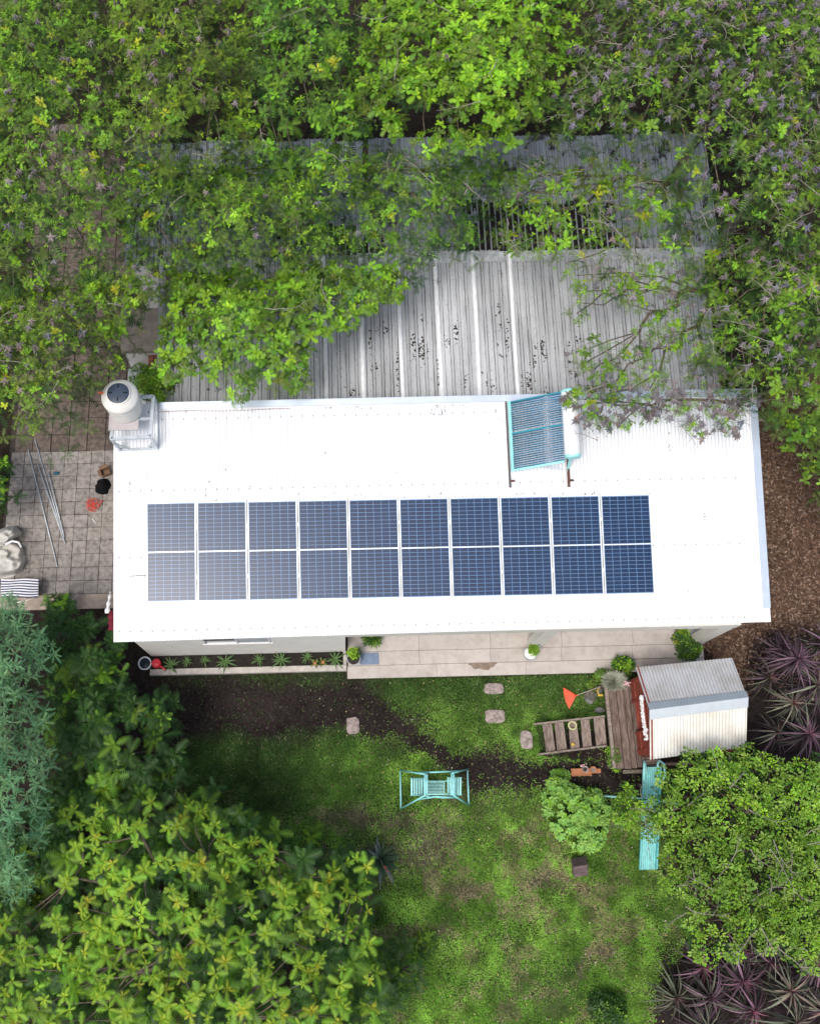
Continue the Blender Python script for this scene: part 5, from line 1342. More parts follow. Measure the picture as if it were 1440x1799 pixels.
def tree(name, label, base_px, clumps, style, r0=0.12, fork=2.4, group=None, lean=None, twigs=0, cat='tree', crad=0.32, per=10, scale=1.0, hue=(1,1,1), podn=0, frac=1.0, under=True, cn='crown'):
    b = np.array([*base_px, 0.0]) if len(base_px) == 3 else G(base_px[0], base_px[1], 0)
    b[2] = 0
    root = thing(name, label, cat, b, group=group)
    limbs(root, b, fork, clumps, r0, frac=frac, lean=lean)
    parts = []; n = len(clumps); cen = np.mean(clumps, 0)
    def around(k, rad, zs=0.7, lo=-0.1, jit=0.35):
        ci = np.repeat(np.arange(n), k); m = len(ci); u = RNG.normal(0, 1, (m, 3)); u[:, 2] = np.abs(u[:, 2])*(1) + lo
        u /= np.linalg.norm(u, axis=1, keepdims=True); rr = rad*RNG.uniform(.55, 1.1, (m, 1)); P = clumps[ci]+u*rr*np.array([[1,1,zs]])
        nn = u*0.7+np.array([[0,0,.9]])+RNG.normal(0, jit*.5, (m, 3)); return ci, P, nn
    if style == 'acacia':                                 # feathery mass with bright rosettes, pods
        ci, P, nn = around(per, crad); br = (fbm(clumps[:,0], clumps[:,1], 1.1, 88, 3) > .5) | (RNG.random(n) < .2); y, o = pal(['green','olive','dark','lime'], len(P), [.36,.38,.18,.08]); parts.append(scatter(T_FEATH, P, nn, RNG.uniform(.14,.22,len(P))*scale, y, o))
        if under:
            kk = 3
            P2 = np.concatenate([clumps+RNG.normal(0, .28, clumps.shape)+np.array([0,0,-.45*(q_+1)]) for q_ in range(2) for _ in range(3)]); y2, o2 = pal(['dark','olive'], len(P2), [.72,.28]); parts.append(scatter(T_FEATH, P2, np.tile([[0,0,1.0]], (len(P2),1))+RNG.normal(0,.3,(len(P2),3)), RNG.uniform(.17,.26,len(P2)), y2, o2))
        ci, P, nn = around(per, crad*1.15, .7, -.4, .8); y, o = pal(['green','lime','olive'], len(P), [.4,.25,.35]); parts.append(scatter(T_TUFT, P, nn, RNG.uniform(.035,.06,len(P)), y, o))
        ci, P, nn = around(max(3, per//3), crad*1.05); k = br[ci]; P, nn = P[k], nn[k]; y, o = pal(['lime','green','yellow'], len(P), [.5,.42,.08]); parts.append(scatter(T_BRIGHT, P, nn, RNG.uniform(.11,.18,len(P))*scale, y, o))
    elif style == 'bright':
        ci, P, nn = around(per, crad); y, o = pal(['lime','green','olive'], len(P), [.35,.45,.2]); parts.append(scatter(T_BRIGHT, P, nn, RNG.uniform(.12,.20,len(P))*scale, y, o))
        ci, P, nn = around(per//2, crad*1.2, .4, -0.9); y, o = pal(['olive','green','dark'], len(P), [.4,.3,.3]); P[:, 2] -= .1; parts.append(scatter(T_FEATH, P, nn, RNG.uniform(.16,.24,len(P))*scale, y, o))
    elif style == 'big':
        ci, P, nn = around(per, crad, .9); y, o = pal(['lime','green'], len(P), [.40,.60]); 
        y = np.array([[.60,.68,.045]])*RNG.uniform(.75,1.15,(len(P),1)); o = np.array([[.165,.40,.038]])*RNG.uniform(.75,1.25,(len(P),1))*np.array([[1,1,1]])+np.array([[.05,.03,0]])*RNG.random((len(P),1)); y[RNG.random(len(P)) < .18] = (.85,.62,.04)
        parts.append(scatter(T_BIG, P, nn, RNG.uniform(.15,.29,len(P))*scale, y, o))
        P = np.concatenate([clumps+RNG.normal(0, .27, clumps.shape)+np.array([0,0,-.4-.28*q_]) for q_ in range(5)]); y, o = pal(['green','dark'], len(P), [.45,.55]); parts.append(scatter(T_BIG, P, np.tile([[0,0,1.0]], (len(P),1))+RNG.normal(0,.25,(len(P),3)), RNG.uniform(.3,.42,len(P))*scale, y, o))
    elif style == 'darkbig':
        ci, P, nn = around(per, crad, .9); y, o = pal(['dark','green','lime'], len(P), [.78,.16,.06]); parts.append(scatter(T_BIG, P, nn, RNG.uniform(.24,.42,len(P))*scale, y, o))
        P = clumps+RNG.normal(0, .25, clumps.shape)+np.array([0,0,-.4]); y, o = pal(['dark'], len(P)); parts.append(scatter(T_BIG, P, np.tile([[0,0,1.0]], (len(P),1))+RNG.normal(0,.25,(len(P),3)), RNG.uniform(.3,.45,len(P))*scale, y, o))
    elif style == 'spray':
        ci, P, nn = around(per, crad, .8, -.1, .5); y, o = pal(['blue'], len(P)); parts.append(scatter(T_SPRAY, P, nn, RNG.uniform(.08,.20,len(P))*scale, y, o)); P2 = clumps+np.array([0,0,-.4]); y, o = pal(['dark'], n); parts.append(scatter(T_SPRAY, P2, np.tile([[0,0,1.0]],(n,1)), np.full(n,.3), y, o))
    elif style == 'leafy':
        ci, P, nn = around(per, crad, .8, -.3, .6); y, o = pal(['lime','green','pale'], len(P), [.20,.48,.32]); parts.append(scatter(T_LEAF, P, nn, RNG.uniform(.060,.088,len(P))*scale, y, o))
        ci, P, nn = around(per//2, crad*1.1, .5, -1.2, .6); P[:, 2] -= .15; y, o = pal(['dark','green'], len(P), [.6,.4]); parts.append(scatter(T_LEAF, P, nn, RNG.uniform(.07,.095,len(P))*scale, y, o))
    if podn:
        k = RNG.integers(0, n, podn); P = clumps[k]+RNG.normal(0, .18, (podn, 3))*np.array([[1,1,.3]])+np.array([[0,0,crad*.8]]); y, o = pal(['pod'], podn)
        parts.append(scatter(T_POD, P, np.tile([[0,0,1.0]], (podn,1))+RNG.normal(0,.35,(podn,3)), RNG.uniform(.06,.11,podn), y, o))
    V, T, C = join(parts); C = np.clip(C*np.array([hue])*(0.55+0.9*fbm(V[:,0], V[:,1], 1.0, 90, 3))[:, None], 0.003, 1); npmesh(cn, V, T, C, M['leaf'], root)
    if twigs: bare_twigs(root, clumps+np.array([0,0,crad*.7]), twigs)
    return root, len(T)

# ================================================================== TREES
NT_ = 0
GRP = 'trees crowding over the old sheds behind the house'
def T(name, label, base, poly, z1, z0, sp, style, gap=0.3, **kw):
    global NT_
    ck = {k: kw.pop(k) for k in ('fall','gscale','bump','inset') if k in kw}
    seed = kw.pop('seed', len(label))
    cl = canopy_clumps(poly, z1, z0, sp, gap=gap, seed=seed, **ck)
    r_, n = tree(name, label, base, cl, style, **kw); NT_ += n; return r_
T('feathery_tree', 'feathery olive green tree with grey seed pods filling the top left corner', (60, 170),
  [(-60,-60),(190,-60),(215,60),(235,230),(240,330),(215,430),(170,500),(90,520),(-60,520)], 7.2, 5.2, .34, 'acacia', .26, podn=85, twigs=8, group=GRP, fork=4.0, per=12, scale=.86, bump=.8)
T('feathery_tree', 'feathery green tree with grey pods hanging over the brown tiles above the water tank', (25, 620),
  [(-60,500),(120,490),(230,470),(300,485),(290,530),(215,560),(212,625),(205,670),(165,690),(138,725),(105,765),(55,770),(10,745),(-60,780)], 6.2, 4.6, .34, 'acacia', .24, podn=80, twigs=10, group=GRP, fork=3.2, per=14, scale=.80, hue=(1.05,1,.95), bump=.7)
T('feathery_tree', 'yellowish green feathery tree with scattered pods right of the top left corner', (300, 100),
  [(185,-60),(430,-60),(445,120),(440,290),(330,330),(230,320),(215,200)], 7.2, 5.6, .36, 'acacia', .31, podn=42, twigs=5, group=GRP, fork=4.0, per=10, scale=.95, hue=(1.12,1,.9), bump=.8)
T('broadleaf_tree', 'dark feathery tree with loose bright tufts left of the brightest crown', (530, 120),
  [(425,-60),(655,-60),(665,150),(640,290),(520,300),(430,290)], 6.6, 5.4, .38, 'acacia', .33, group=GRP, fork=3.8, per=10, twigs=10, scale=1.08, hue=(.85,.95,1.0), bump=.9)
T('broadleaf_tree', 'brightest lime green broadleaf tree, at the middle of the top edge', (820, 90),
  [(640,-60),(1010,-60),(1015,70),(1000,150),(960,200),(925,250),(830,285),(690,270),(640,230)], 7.4, 5.6, .36, 'bright', .30, group=GRP, fork=4.2, per=12, twigs=14, podn=6, hue=(1.08,1.08,.9), bump=.8, scale=.95)
T('pod_tree', 'tree full of grey lilac dry pods and bare twigs in the top right corner', (1190, 120),
  [(985,-60),(1500,-60),(1500,450),(1420,430),(1235,420),(1205,330),(1190,262),(1010,262),(950,225),(1005,140)], 7.2, 5.6, .35, 'acacia', .29, podn=420, twigs=110, group=GRP, fork=4.0, per=9, scale=.84, hue=(1.0,.95,1.1), bump=.8)
T('feathery_tree', 'dull green feathery tree spreading over the left half of the blue grey shed roof', (215, 395),
  [(225,285),(430,265),(640,262),(640,330),(600,400),(640,465),(560,470),(430,480),(300,480),(225,470)], 6.0, 4.8, .34, 'acacia', .33, gscale=45, under=True, podn=14, group=GRP, fork=3.4, per=12, twigs=4, scale=.85, bump=.7)
T('feathery_tree', 'small leaved tree with limbs across the middle of the blue grey shed roof', (650, 250),
  [(620,262),(870,262),(900,330),(850,380),(830,455),(730,475),(690,470),(620,440)], 5.6, 4.4, .34, 'acacia', .34, gscale=50, podn=4, group=GRP, fork=3.4, per=11, twigs=8, scale=.9, hue=(.9,1,1), bump=.7)
T('broadleaf_tree', 'bright tree leaning over the left part of the grey corrugated shed', (215, 450),
  [(285,478),(480,465),(715,470),(712,510),(700,545),(645,560),(590,610),(540,640),(530,680),(400,695),(375,660),(300,680),(280,650),(290,590)], 5.4, 4.2, .32, 'bright', .24, gscale=50, group=GRP, fork=3.2, per=11, twigs=7, lean=G(330,500,3.6), inset=13)
T('feathery_tree', 'thin twiggy tree partly veiling the right half of the blue grey shed roof', (1215, 300),
  [(860,270),(1010,300),(1130,285),(1235,300),(1240,470),(1060,478),(960,470),(860,455)], 5.4, 4.4, .35, 'acacia', .36, gscale=42, under=False, podn=30, twigs=34, group=GRP, fork=3.2, per=6, inset=8)
T('feathery_tree', 'twiggy green tree at the right edge beside the grey shed roof', (1345, 560),
  [(1235,420),(1500,430),(1500,800),(1440,770),(1400,720),(1330,690),(1275,690),(1255,600),(1230,520)], 6.4, 4.8, .35, 'acacia', .32, podn=120, twigs=50, group=GRP, fork=3.4, per=9, scale=.92, bump=.7)
T('feathery_tree', 'sparse airy tree spreading thin leaves over the right half of the grey corrugated shed', (1245, 470),
  [(990,470),(1100,470),(1240,440),(1280,560),(1285,690),(1100,700),(1010,700),(1000,600)], 5.2, 4.4, .31, 'acacia', .50, gscale=32, podn=75, twigs=50, group=GRP, fork=3.2, per=5, crad=.24, inset=4, scale=.85, under=False)
T('drooping_branch_tree', 'thin tree whose drooping leafy branches hang over the white roof beside the solar heater', (1335, 690),
  [(985,668),(1090,690),(1330,695),(1320,735),(1250,768),(1230,755),(1180,745),(1130,768),(1080,740),(1030,765),(1005,740)], 4.9, 4.5, .27, 'acacia', .50, gscale=24, podn=170, twigs=24, group=GRP, fork=3.6, per=7, crad=.18, under=False, inset=3, scale=.62, frac=.55)
T('flowering_shrub', 'dark green shrub with yellow flower tips at the right edge above the bark mulch', (1440, 800),
  [(1350,715),(1500,690),(1500,960),(1440,900),(1420,850),(1385,820),(1350,770)], 2.6, 1.6, .34, 'bright', .33, fork=1.0, r0=.05, cat='shrub', per=8, seed=3, cn='foliage')
T('broadleaf_shrub', 'dark round shrub at the left edge of the grey paving', (5, 850),
  [(-60,770),(8,790),(20,830),(8,870),(-5,895),(-60,900)], 2.0, 1.2, .25, 'darkbig', .2, fork=.8, r0=.04, cat='shrub', per=7, scale=.6, crad=.2, cn='foliage', inset=8)
T('small_tree', 'small dark green bush squeezed between the water tank and the lean-to', (268, 690),
  [(240,655),(262,650),(298,665),(292,690),(276,700),(250,690)], 2.9, 2.5, .2, 'leafy', .1, fork=1.6, r0=.03, cat='bush', per=24, crad=.22, inset=2, cn='foliage')
# lower left
T('blue_green_tree', 'soft blue green conifer-like tree along the left edge', (10, 1240),
  [(-60,1062),(-5,1058),(28,1048),(50,1085),(66,1130),(88,1165),(62,1205),(72,1260),(70,1310),(108,1360),(98,1400),(82,1425),(60,1500),(40,1560),(-60,1580)], 4.6, 3.2, .30, 'spray', .30, gscale=40, bump=.7, fork=2.2, r0=.12, per=15, crad=.3, inset=5)
T('big_leaf_shrub', 'dark green large leaved shrub filling the corner left of the house', (170, 1250),
  [(60,1055),(105,1050),(150,1075),(190,1110),(220,1125),(215,1195),(290,1230),(325,1290),(330,1370),(290,1410),(180,1425),(90,1410),(110,1340),(80,1260),(95,1180),(60,1120)], 2.7, 1.3, .40, 'darkbig', .34, gscale=40, fork=1.0, r0=.07, cat='shrub', per=6, crad=.3, inset=10, cn='foliage', bump=.6)
T('big_leaf_shrub', 'shaded dark shrub in the gap between the blue green tree and the bright bottom tree', (60, 1520),
  [(-60,1500),(40,1450),(85,1410),(135,1400),(145,1470),(115,1550),(60,1600),(-60,1640)], 2.2, 1.4, .36, 'darkbig', .15, fork=1.0, r0=.05, cat='shrub', per=6, crad=.3, inset=8, cn='foliage', bump=.4, seed=5)
T('young_tree', 'large bright green tree with yellow shoot tips filling the bottom left corner', (380, 1640),
  [(125,1420),(250,1400),(375,1412),(445,1452),(490,1510),(545,1520),(590,1492),(640,1500),(655,1560),(640,1640),(672,1680),(655,1799),(640,1870),(-60,1870),(-60,1640),(60,1600),(110,1540),(105,1490)], 3.9, 2.5, .37, 'big', .24, gscale=55, fork=1.6, r0=.12, per=3, crad=.22, fall=60, bump=.45, inset=12)
T('big_leaf_shrub', 'low dark fern leaved plant beside the big bright tree at the edge of the lawn', (705, 1700),
  [(680,1640),(720,1650),(740,1710),(720,1760),(690,1760)], 1.1, .7, .3, 'darkbig', .1, fork=.3, r0=.02, cat='shrub', per=3, crad=.16, inset=3, cn='foliage', scale=.8)
# right
T('leafy_tree', 'twiggy light green small leaved tree on the right beside the slide', (1310, 1500),
  [(1150,1345),(1190,1330),(1255,1325),(1310,1312),(1345,1330),(1420,1340),(1500,1350),(1500,1720),(1400,1690),(1330,1665),(1240,1690),(1195,1670),(1225,1640),(1150,1560),(1165,1500),(1150,1440)], 3.6, 2.3, .28, 'leafy', .27, gscale=50, fork=1.5, r0=.10, per=17, crad=.26, twigs=45, inset=10, bump=.5)
T('leafy_tree', 'thin leafy side branches reaching across the middle of the slide', (1170, 1430),
  [(1090,1380),(1130,1400),(1160,1400),(1165,1460),(1120,1470),(1095,1450),(1070,1440)], 1.9, 1.5, .22, 'leafy', .40, gscale=22, fork=1.0, r0=.03, per=8, crad=.15, twigs=6, inset=3, cat='branches', cn='foliage')


def bush(name, label, cpx, rx, ry, h, n, tmpl, size, palette, wts=None, cat='plant', group=None, mat='bark', z0=0.0, dome=0.8, nz=0.9, stem=True, cn='foliage', pot=None):
    c = G(cpx[0], cpx[1], z0+h*0.5); c[2] = z0
    root = thing(name, label, cat, c, group=group)
    u = RNG.normal(0, 1, (n, 3)); u[:, 2] = np.abs(u[:, 2]); u /= np.linalg.norm(u, axis=1, keepdims=True)
    rr = RNG.uniform(.55, 1.05, (n, 1)); P = c[None]+u*rr*np.array([[rx, ry, h*dome]])+np.array([[0,0,h*(1-dome)]])
    nn = u+np.array([[0,0,nz]])+RNG.normal(0, .25, (n, 3)); y, o = pal(palette, n, wts)
    V, T_, C = scatter(tmpl, P, nn, RNG.uniform(size*.75, size*1.25, n), y, o)
    npmesh(cn, V, T_, C, M['leaf'], root)
    if stem:
        mb = MB()
        for k in range(7):
            a = k*0.9; e = c+np.array([math.cos(a)*rx*.6, math.sin(a)*ry*.6, h*.7]); mb.tube([c+np.array([0,0,-.03]), (c+e)/2+np.array([0,0,.05]), e], [.014,.01,.005], 5)
        build(mb, 'stem', M[mat], root)
    return root
def lumpy_shrub():
    poly = [(968,1362),(990,1368),(1012,1384),(1050,1388),(1070,1415),(1066,1455),(1056,1490),(1020,1503),(985,1478),(957,1440),(952,1398)]
    n = 2300; xs = RNG.uniform(945, 1075, n); ys = RNG.uniform(1355, 1508, n); k = inpoly(xs, ys, poly) & (fbm(xs, ys, 15, 9, 2) > .36); xs, ys = xs[k], ys[k]; d = polydist(xs, ys, poly)
    z = 0.25+0.62*(1-np.exp(-d/20))+(fbm(xs, ys, 15, 4, 2)-.5)*.6
    lay = RNG.random(len(xs)); z = z-np.where(lay > .5, RNG.uniform(.05, .28, len(xs)), 0)
    P = GG(xs, ys, z); c = G(1010, 1434, .3); c[2] = 0
    root = thing('round_shrub', 'dense round light green shrub with small clover like leaves on the lawn', 'shrub', c)
    y, o = pal(['fresh','lime'], len(P), [.88,.12]); nn = np.stack([(P[:,0]-c[0])*.7, (P[:,1]-c[1])*.7, np.full(len(P), 1.0)], 1)+RNG.normal(0,.2,(len(P),3))
    V, T_, C = scatter(T_TUFT, P, nn, RNG.uniform(.050,.078,len(P)), y, o)
    P2 = GG(xs[::3], ys[::3], z[::3]*.6); y, o = pal(['dark'], len(P2)); V2 = scatter(T_TUFT, P2, np.tile([[0,0,1.0]],(len(P2),1)), np.full(len(P2), .07), y, o)  # dark lower tufts paint shade into the gaps between leaves
    V, T_, C = join([(V, T_, C), V2]); npmesh('foliage', V, T_, C, M['leaf'], root)
    mb = MB()
    for k in range(14):
        a = k*.449; e = c+np.array([math.cos(a)*.45, math.sin(a)*.5, .5]); mb.tube([c, (c+e)/2+np.array([0,0,.06]), e], [.016,.012,.006], 5)
    build(mb, 'stem', M['bark'], root)
lumpy_shrub()

# ---- single plants
bush('leafy_shrub', 'glossy mid green shrub at the end of the patio beside the playhouse roof', (1095,1168), .22, .16, .55, 120, T_LEAF, .07, ['green','dark','lime'], [.4,.35,.25], 'shrub')
bush('leafy_shrub', 'dark green bush at the foot of the right porch column', (1210,1140), .22, .24, .6, 150, T_LEAF, .075, ['dark','green'], [.75,.25], 'shrub')
bush('leafy_shrub', 'yellowish young plant above the dark bush near the right porch column', (1196,1118), .14, .14, .7, 50, T_LEAF, .065, ['yellow','dark','green'], [.3,.4,.3], 'shrub')
bush('leafy_plant', 'loose green plant between the lawn and the deck corner', (1062,1190), .22, .14, .35, 60, T_LEAF, .07, ['green','olive'], None, 'plant')
bush('leafy_plant', 'trailing green plant along the lower edge of the playhouse deck', (1079,1330), .10, .30, .62, 80, T_LEAF, .065, ['green','olive','lime'], [.4,.3,.3], 'plant', z0=0.1)
bush('leafy_plant', 'little grey green herb tuft in the grass left of the deck', (1040,1205), .12, .12, .2, 34, T_LEAF, .05, ['olive','green'], None, 'plant')
bush('leafy_shrub', 'dark leafy shrub at the bottom edge of the lawn', (1068,1780), .38, .36, .6, 150, T_LEAF, .085, ['dark','green'], [.85,.15], 'shrub')
bush('leafy_shrub', 'single bright shoot standing above the shaded lawn beside the big bright tree', (551,1462), .16, .16, .8, 8, T_BIG, .24, ['green','lime'], [.7,.3], 'shrub')
bush('leafy_shrub', 'dark fern leaved sapling in the shade under the left shrubs', (405,1440), .25, .22, .5, 9, T_BIG, .36, ['dark'], None, 'shrub')
bush('leafy_shrub', 'green bush at the corner of the beige strip beside the white house', (102,1062), .25, .2, 1.1, 16, T_BIG, .26, ['green','lime','dark'], [.4,.3,.3], 'shrub')
bush('flower_spray', 'small spray of yellow flowers among the dark left shrubs', (131,1312), .10, .10, 2.3, 18, T_TUFT, .05, ['yellow'], None, 'flowers')
bush('weed_tuft', 'green weeds growing from the soil between round shrub and tray', (985,1362), .2, .1, .25, 50, T_LEAF, .06, ['fresh','green'], None, 'plant')
bush('weed_tuft', 'pale weedy sprigs between the round shrub and the slide', (1100,1440), .22, .26, .3, 50, T_LEAF, .055, ['olive','lime','green'], [.4,.3,.3], 'plant')
bush('weed_tuft', 'broad low weed patch at the left edge of the lower lawn', (745,1660), .3, .3, .18, 26, T_FEATH, .18, ['green','dark'], None, 'plant')
# silver grass clump on the deck corner
def tuft(name, label, cpx, r, h, n, col, z0, cat='plant', w=.006):
    c = G(cpx[0], cpx[1], z0); root = thing(name, label, cat, c); az = RNG.uniform(0, 6.28, n); rr = np.sqrt(RNG.uniform(0, 1, n))*r
    B = c[None]+np.stack([np.cos(az)*rr*.6, np.sin(az)*rr*.5, np.zeros(n)], 1); E_ = c[None]+np.stack([np.cos(az)*rr*1.2, np.sin(az)*rr*.9, h*RNG.uniform(.5, 1, n)], 1)+RNG.normal(0,.03,(n,3))
    s_ = np.stack([-np.sin(az), np.cos(az), np.zeros(n)], 1)*w; V = np.empty((n,3,3)); V[:,0] = B-s_; V[:,1] = B+s_; V[:,2] = E_
    C = np.repeat(np.array(col)[None]*RNG.uniform(.6, 1.3, (n,1)), 3, 0); npmesh('blade', V.reshape(-1,3), np.arange(n*3).reshape(n,3), C, M['leaf'], root)['kind'] = 'stuff'
tuft('grass_clump', 'silvery dry grass clump in the corner of the playhouse deck', (1077,1198), .27, .15, 900, (.55,.57,.46), ZD, w=.012)
tuft('grass_clump', 'pale dry tuft beside the rounded grey stone left of the deck', (1036,1225), .12, .14, 320, (.34,.32,.25), .05, w=.01)
# planting bed along the wall
bedp = [(301,1169,.15,'large spiky plant nearest the red watering can'),(329,1163,.10,'small spiky plant, second from the watering can'),(361,1161,.10,'small spiky plant, third from the watering can'),
        (396,1163,.17,'largest dark spiky rosette in the left half of the bed'),(454,1160,.12,'thin silvery spiky rosette in the middle of the bed'),(494,1160,.17,'broad spiky rosette right of the middle of the bed'),
        (539,1155,.12,'faint upright spiky plant beside the two yellow bromeliads'),(588,1159,.17,'bushy spiky rosette at the right end of the bed')]
for px, py, s_, lab in bedp:
    c = G(px, py, .16); root = thing('spiky_plant', lab+' along the front wall', 'plant', c, group='spiky plants in the bed along the front wall')
    y = np.array([[.16,.28,.08]]); o = np.array([[.085,.17,.055]])
    V, T_, C = scatter([T_SPIKE[px % 3]], c[None], np.array([[0,-.1,1.0]]), np.array([s_*1.75]), y, o); npmesh('leaves', V, T_, C, M['leaf'], root)
    mb = MB(); mb.tube([c-np.array([0,0,.10]), c], [.02,.012], 6); build(mb, 'stem', M['bark'], root)
for px, py, lab in ((553,1166,'left one of the two small yellow green bromeliads on the kerb'),(567,1164,'right one of the two small yellow green bromeliads on the kerb')):
    c = G(px, py, .15); root = thing('bromeliad', lab, 'plant', c, group='yellow bromeliads on the kerb')
    V, T_, C = scatter([T_LEAF[0]], c[None], np.array([[0,0,1.0]]), np.array([.09]), np.array([[.35,.36,.05]]), np.array([[.08,.13,.03]])); npmesh('leaves', V, T_, C, M['leaf'], root)
    mb = MB(); mb.lathe([(.03,-.04),(.04,0)], c, 10); build(mb, 'pot', M['terra'], root)
# pots on the patio
def potted(cpx, lab, soil_dx, ppx):
    c = G(cpx[0], cpx[1], .30); c[2] = .105; root = thing('potted_plant', lab, 'potted plant', c)
    mb = MB(); mb.lathe([(.09,0),(.13,.10),(.155,.24),(.165,.29),(.145,.29),(.135,.25)], c, 26, capt=False); smooth_angle(build(mb, 'pot', M['pot'], root))
    mb = MB(); mb.lathe([(.138,.255),(.01,.27)], c, 20); build(mb, 'soil', M['joint'] if soil_dx == 0 else M['whitecloth'], root)
    q = G(ppx[0], ppx[1], .55); n = 26; u = RNG.normal(0,1,(n,3)); u[:,2] = np.abs(u[:,2]); P = q+u*np.array([[.05,.05,.05]]); y, o = pal(['green','lime','dark'], n, [.4,.3,.3])
    V, T_, C = scatter(T_LEAF, P, u+np.array([[0,0,.6]]), RNG.uniform(.055,.085,n), y, o); npmesh('foliage', V, T_, C, M['leaf'], root)
    mb = MB()
    for k in range(4): mb.tube([c+np.array([0,0,.25]), q+np.array([.03*math.cos(k*1.6), .03*math.sin(k*1.6), -.02])], [.008,.005], 5)
    build(mb, 'stem', M['bark'], root)
potted((621,1158), 'grey pot with a leafy plant beside the blue mat', 0, (622,1148))
potted((930,1150), 'grey white pot with a small green plant at the foot of the middle porch column', 1, (937,1142))
bush('potted_palm', 'thin green plant in the shaded inner corner of the porch', (650,1122), .22, .10, .5, 16, T_SPIKE, .20, ['dark','green'], None, 'plant', z0=.1)
# dark agave-like plant
ag = thing('strap_leaf_plant', 'dark strap leaved plant with grey tips and small red flowers at the lawn edge', 'plant', G(668, 1510, 0))
c = np.array(ag.location)
for k in range(26):
    a = k*2.39996; L_ = .34+.22*((k*7) % 5)/5; el = 1.1-.9*k/26; V, T_, A = blade_tmpl(.085, .35, 6, .012)
    V = rotz(rotx(V*L_*1.15, el), a)+c; g = np.array([[.030,.060,.028]])*(1+.5*random.random()); 
    if k in (3, 8, 12, 17, 21): g = np.array([[.13,.17,.14]])
    npmesh('leaf', V, T_, np.repeat(g, len(V), 0)*(.6+.8*A[:, None]), M['leaf'], ag)
mb = MB(); 
for px, py in ((678,1526),(680,1531),(676,1523)): mb.lathe([(.004,-.02),(.018,0),(.004,.02)], G(px, py, .3), 7)
build(mb, 'flower', M['orange'], ag)
mb = MB(); mb.tube([c, c+np.array([.06,-.15,.25]), G(690,1553,.15)], [.012,.009,.006], 5); build(mb, 'stalk', M['twig'], ag)
# pale curved stalks in the shade of the left shrubs
for i, (pts, lab) in enumerate(((((275,1262,.8),(277,1290,.9),(276,1322,.8)), 'straight yellowish stalk standing among the dark left shrubs'),
                                (((302,1362,.5),(310,1378,.6),(309,1394,.5),(304,1404,.3)), 'curved yellow green stalk at the edge of the dark left shrubs'))):
    mb = MB(); mb.tube([G(*p_) for p_ in pts], .014, 6); tag(build(mb, 'stalk', M['ring'], smooth=True), lab, 'stalk')
mb = MB(); c = G(120, 1786, .9); mb.lathe([(.04,-.08),(.07,0),(.06,.08),(.02,.1)], c, 10); mb.box(c[0]-.02, c[0]+.02, c[1]-.02, c[1]+.02, 0, c[2]-.08)
tag(build(mb, 'garden_light', pmat('bright_blue_plastic', (.02,.10,.55), .5, 0, .1, 5), smooth=True), 'small bright blue plastic object glimpsed under the bottom left tree', 'ornament')

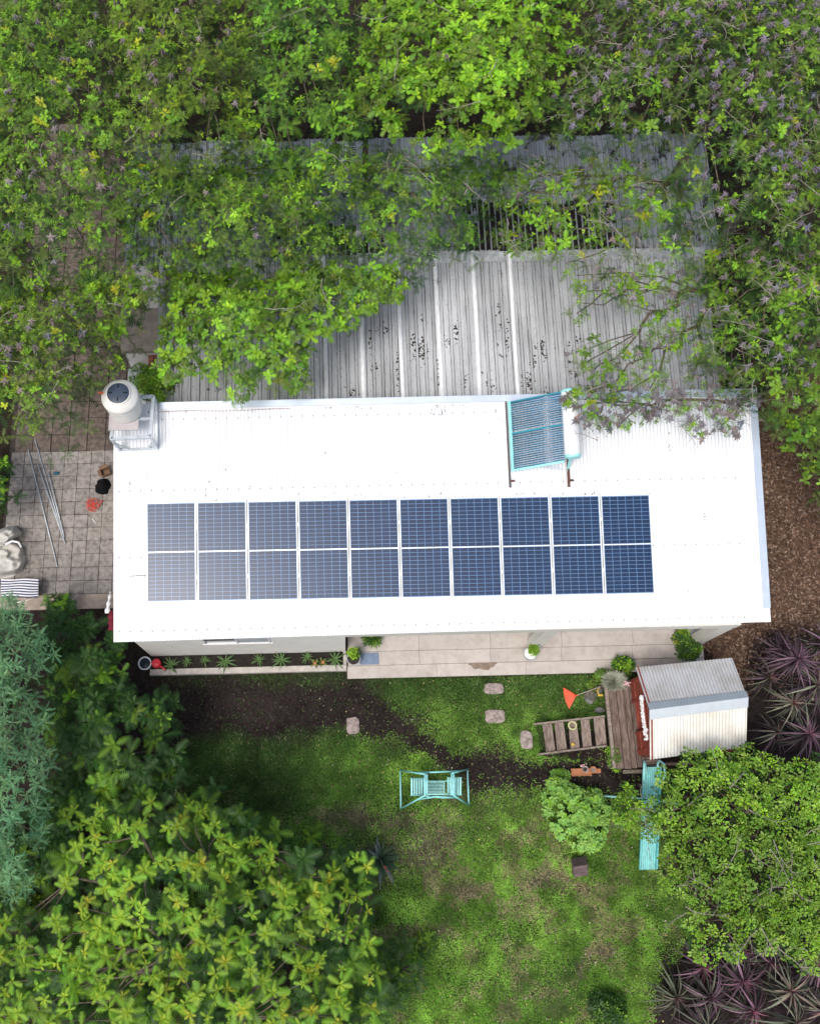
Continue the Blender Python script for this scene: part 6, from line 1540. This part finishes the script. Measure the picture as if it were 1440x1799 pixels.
# ---- purple strap leaved cordylines
def cordyline(px, py, h, s_, lab, grp, base=None):
    q = G(px, py, h); b = np.array([q[0]+random.uniform(-.15,.15), q[1]+random.uniform(-.15,.15), 0]); root = thing('cordyline', lab, 'cordyline', b, group=grp)
    mb = MB(); mb.tube([b-np.array([0,0,.05]), (b+q)/2+np.array([.03,0,0]), q], [.03,.024,.018], 7); build(mb, 'stem', M['bark'], root, smooth=True)
    for lay, (k, sz, dz) in enumerate(((1, 1.0, 0), (1, 1.05, -.12), (1, .9, -.3))):
        green = RNG.random() < .45
        y = np.array([[.26,.05,.09]])*random.uniform(.12,.75) if lay == 0 else np.array([[.06,.03,.035]]); o = np.array([[.20,.125,.165]]) if not green else np.array([[.17,.20,.13]])
        if lay: o = o*.55
        t = T_BLADE[(int(px)+lay) % 5]; V, T_, C = scatter([t], (q+np.array([0,0,dz]))[None], np.array([[random.gauss(0,.5)+.45, random.gauss(0,.5)-.3, 1.0]]), np.array([s_*sz*1.3]), y, o)
        nb = len(C)//18; C = C*np.repeat(RNG.uniform(.12, 2.0, nb), 18)[:, None]; C = np.clip(C, .003, .6)
        npmesh('leaf_rosette', V, T_, C, M['leaf'], root)
g1, g2 = 'purple cordylines beside the playhouse', 'purple cordylines in the bottom right corner'
for px, py, h, s_, lab in ((1400,1158,1.5,.50,'tallest purple cordyline nearest the bark mulch'),(1432,1205,1.3,.5,'purple cordyline at the right edge below the tallest one'),(1392,1236,1.1,.42,'pale pink tipped cordyline right of the playhouse ridge'),
                        (1350,1190,.8,.42,'low dark cordyline closest to the playhouse roof corner'),(1420,1290,1.2,.48,'dark cordyline at the right edge level with the playhouse eave'),(1362,1288,.9,.42,'shaded cordyline beside the lower playhouse roof corner'),(1445,1130,1.2,.45,'green edged cordyline cut by the right edge beside the mulch'),(1372,1140,.7,.4,'small spidery cordyline at the lower edge of the mulch')):
    cordyline(px, py, h, s_, lab, g1)
for px, py, h, s_, lab in ((1186,1752,.7,.48,'leftmost purple cordyline at the edge of the bottom lawn'),(1232,1700,.8,.46,'purple cordyline just under the right tree, left side'),(1248,1752,1.0,.5,'pink hearted cordyline second from the lawn in the bottom corner'),
                        (1305,1722,1.1,.5,'green edged cordyline in the middle of the bottom right group'),(1300,1672,.9,.45,'purple cordyline peeking out below the leaves of the right tree'),(1322,1775,1.1,.5,'cordyline with long grey leaves near the bottom edge, middle of its group'),
                        (1388,1742,1.2,.52,'bright pink centred cordyline in the bottom right group'),(1395,1795,1.1,.55,'cordyline with striped green leaves at the very bottom right'),(1440,1700,1.0,.5,'cordyline at the right edge below the right tree'),
                        (1352,1690,1.0,.46,'purple cordyline between two drooping branches of the right tree'),(1240,1805,.8,.5,'cordyline cut by the bottom edge beside the lawn'),(1450,1775,1.0,.5,'cordyline in the extreme bottom right corner')):
    cordyline(px, py, h, s_, lab, g2)
print('tree tris', NT_, 'grass', n_grass, 'objects', len(sc.objects))
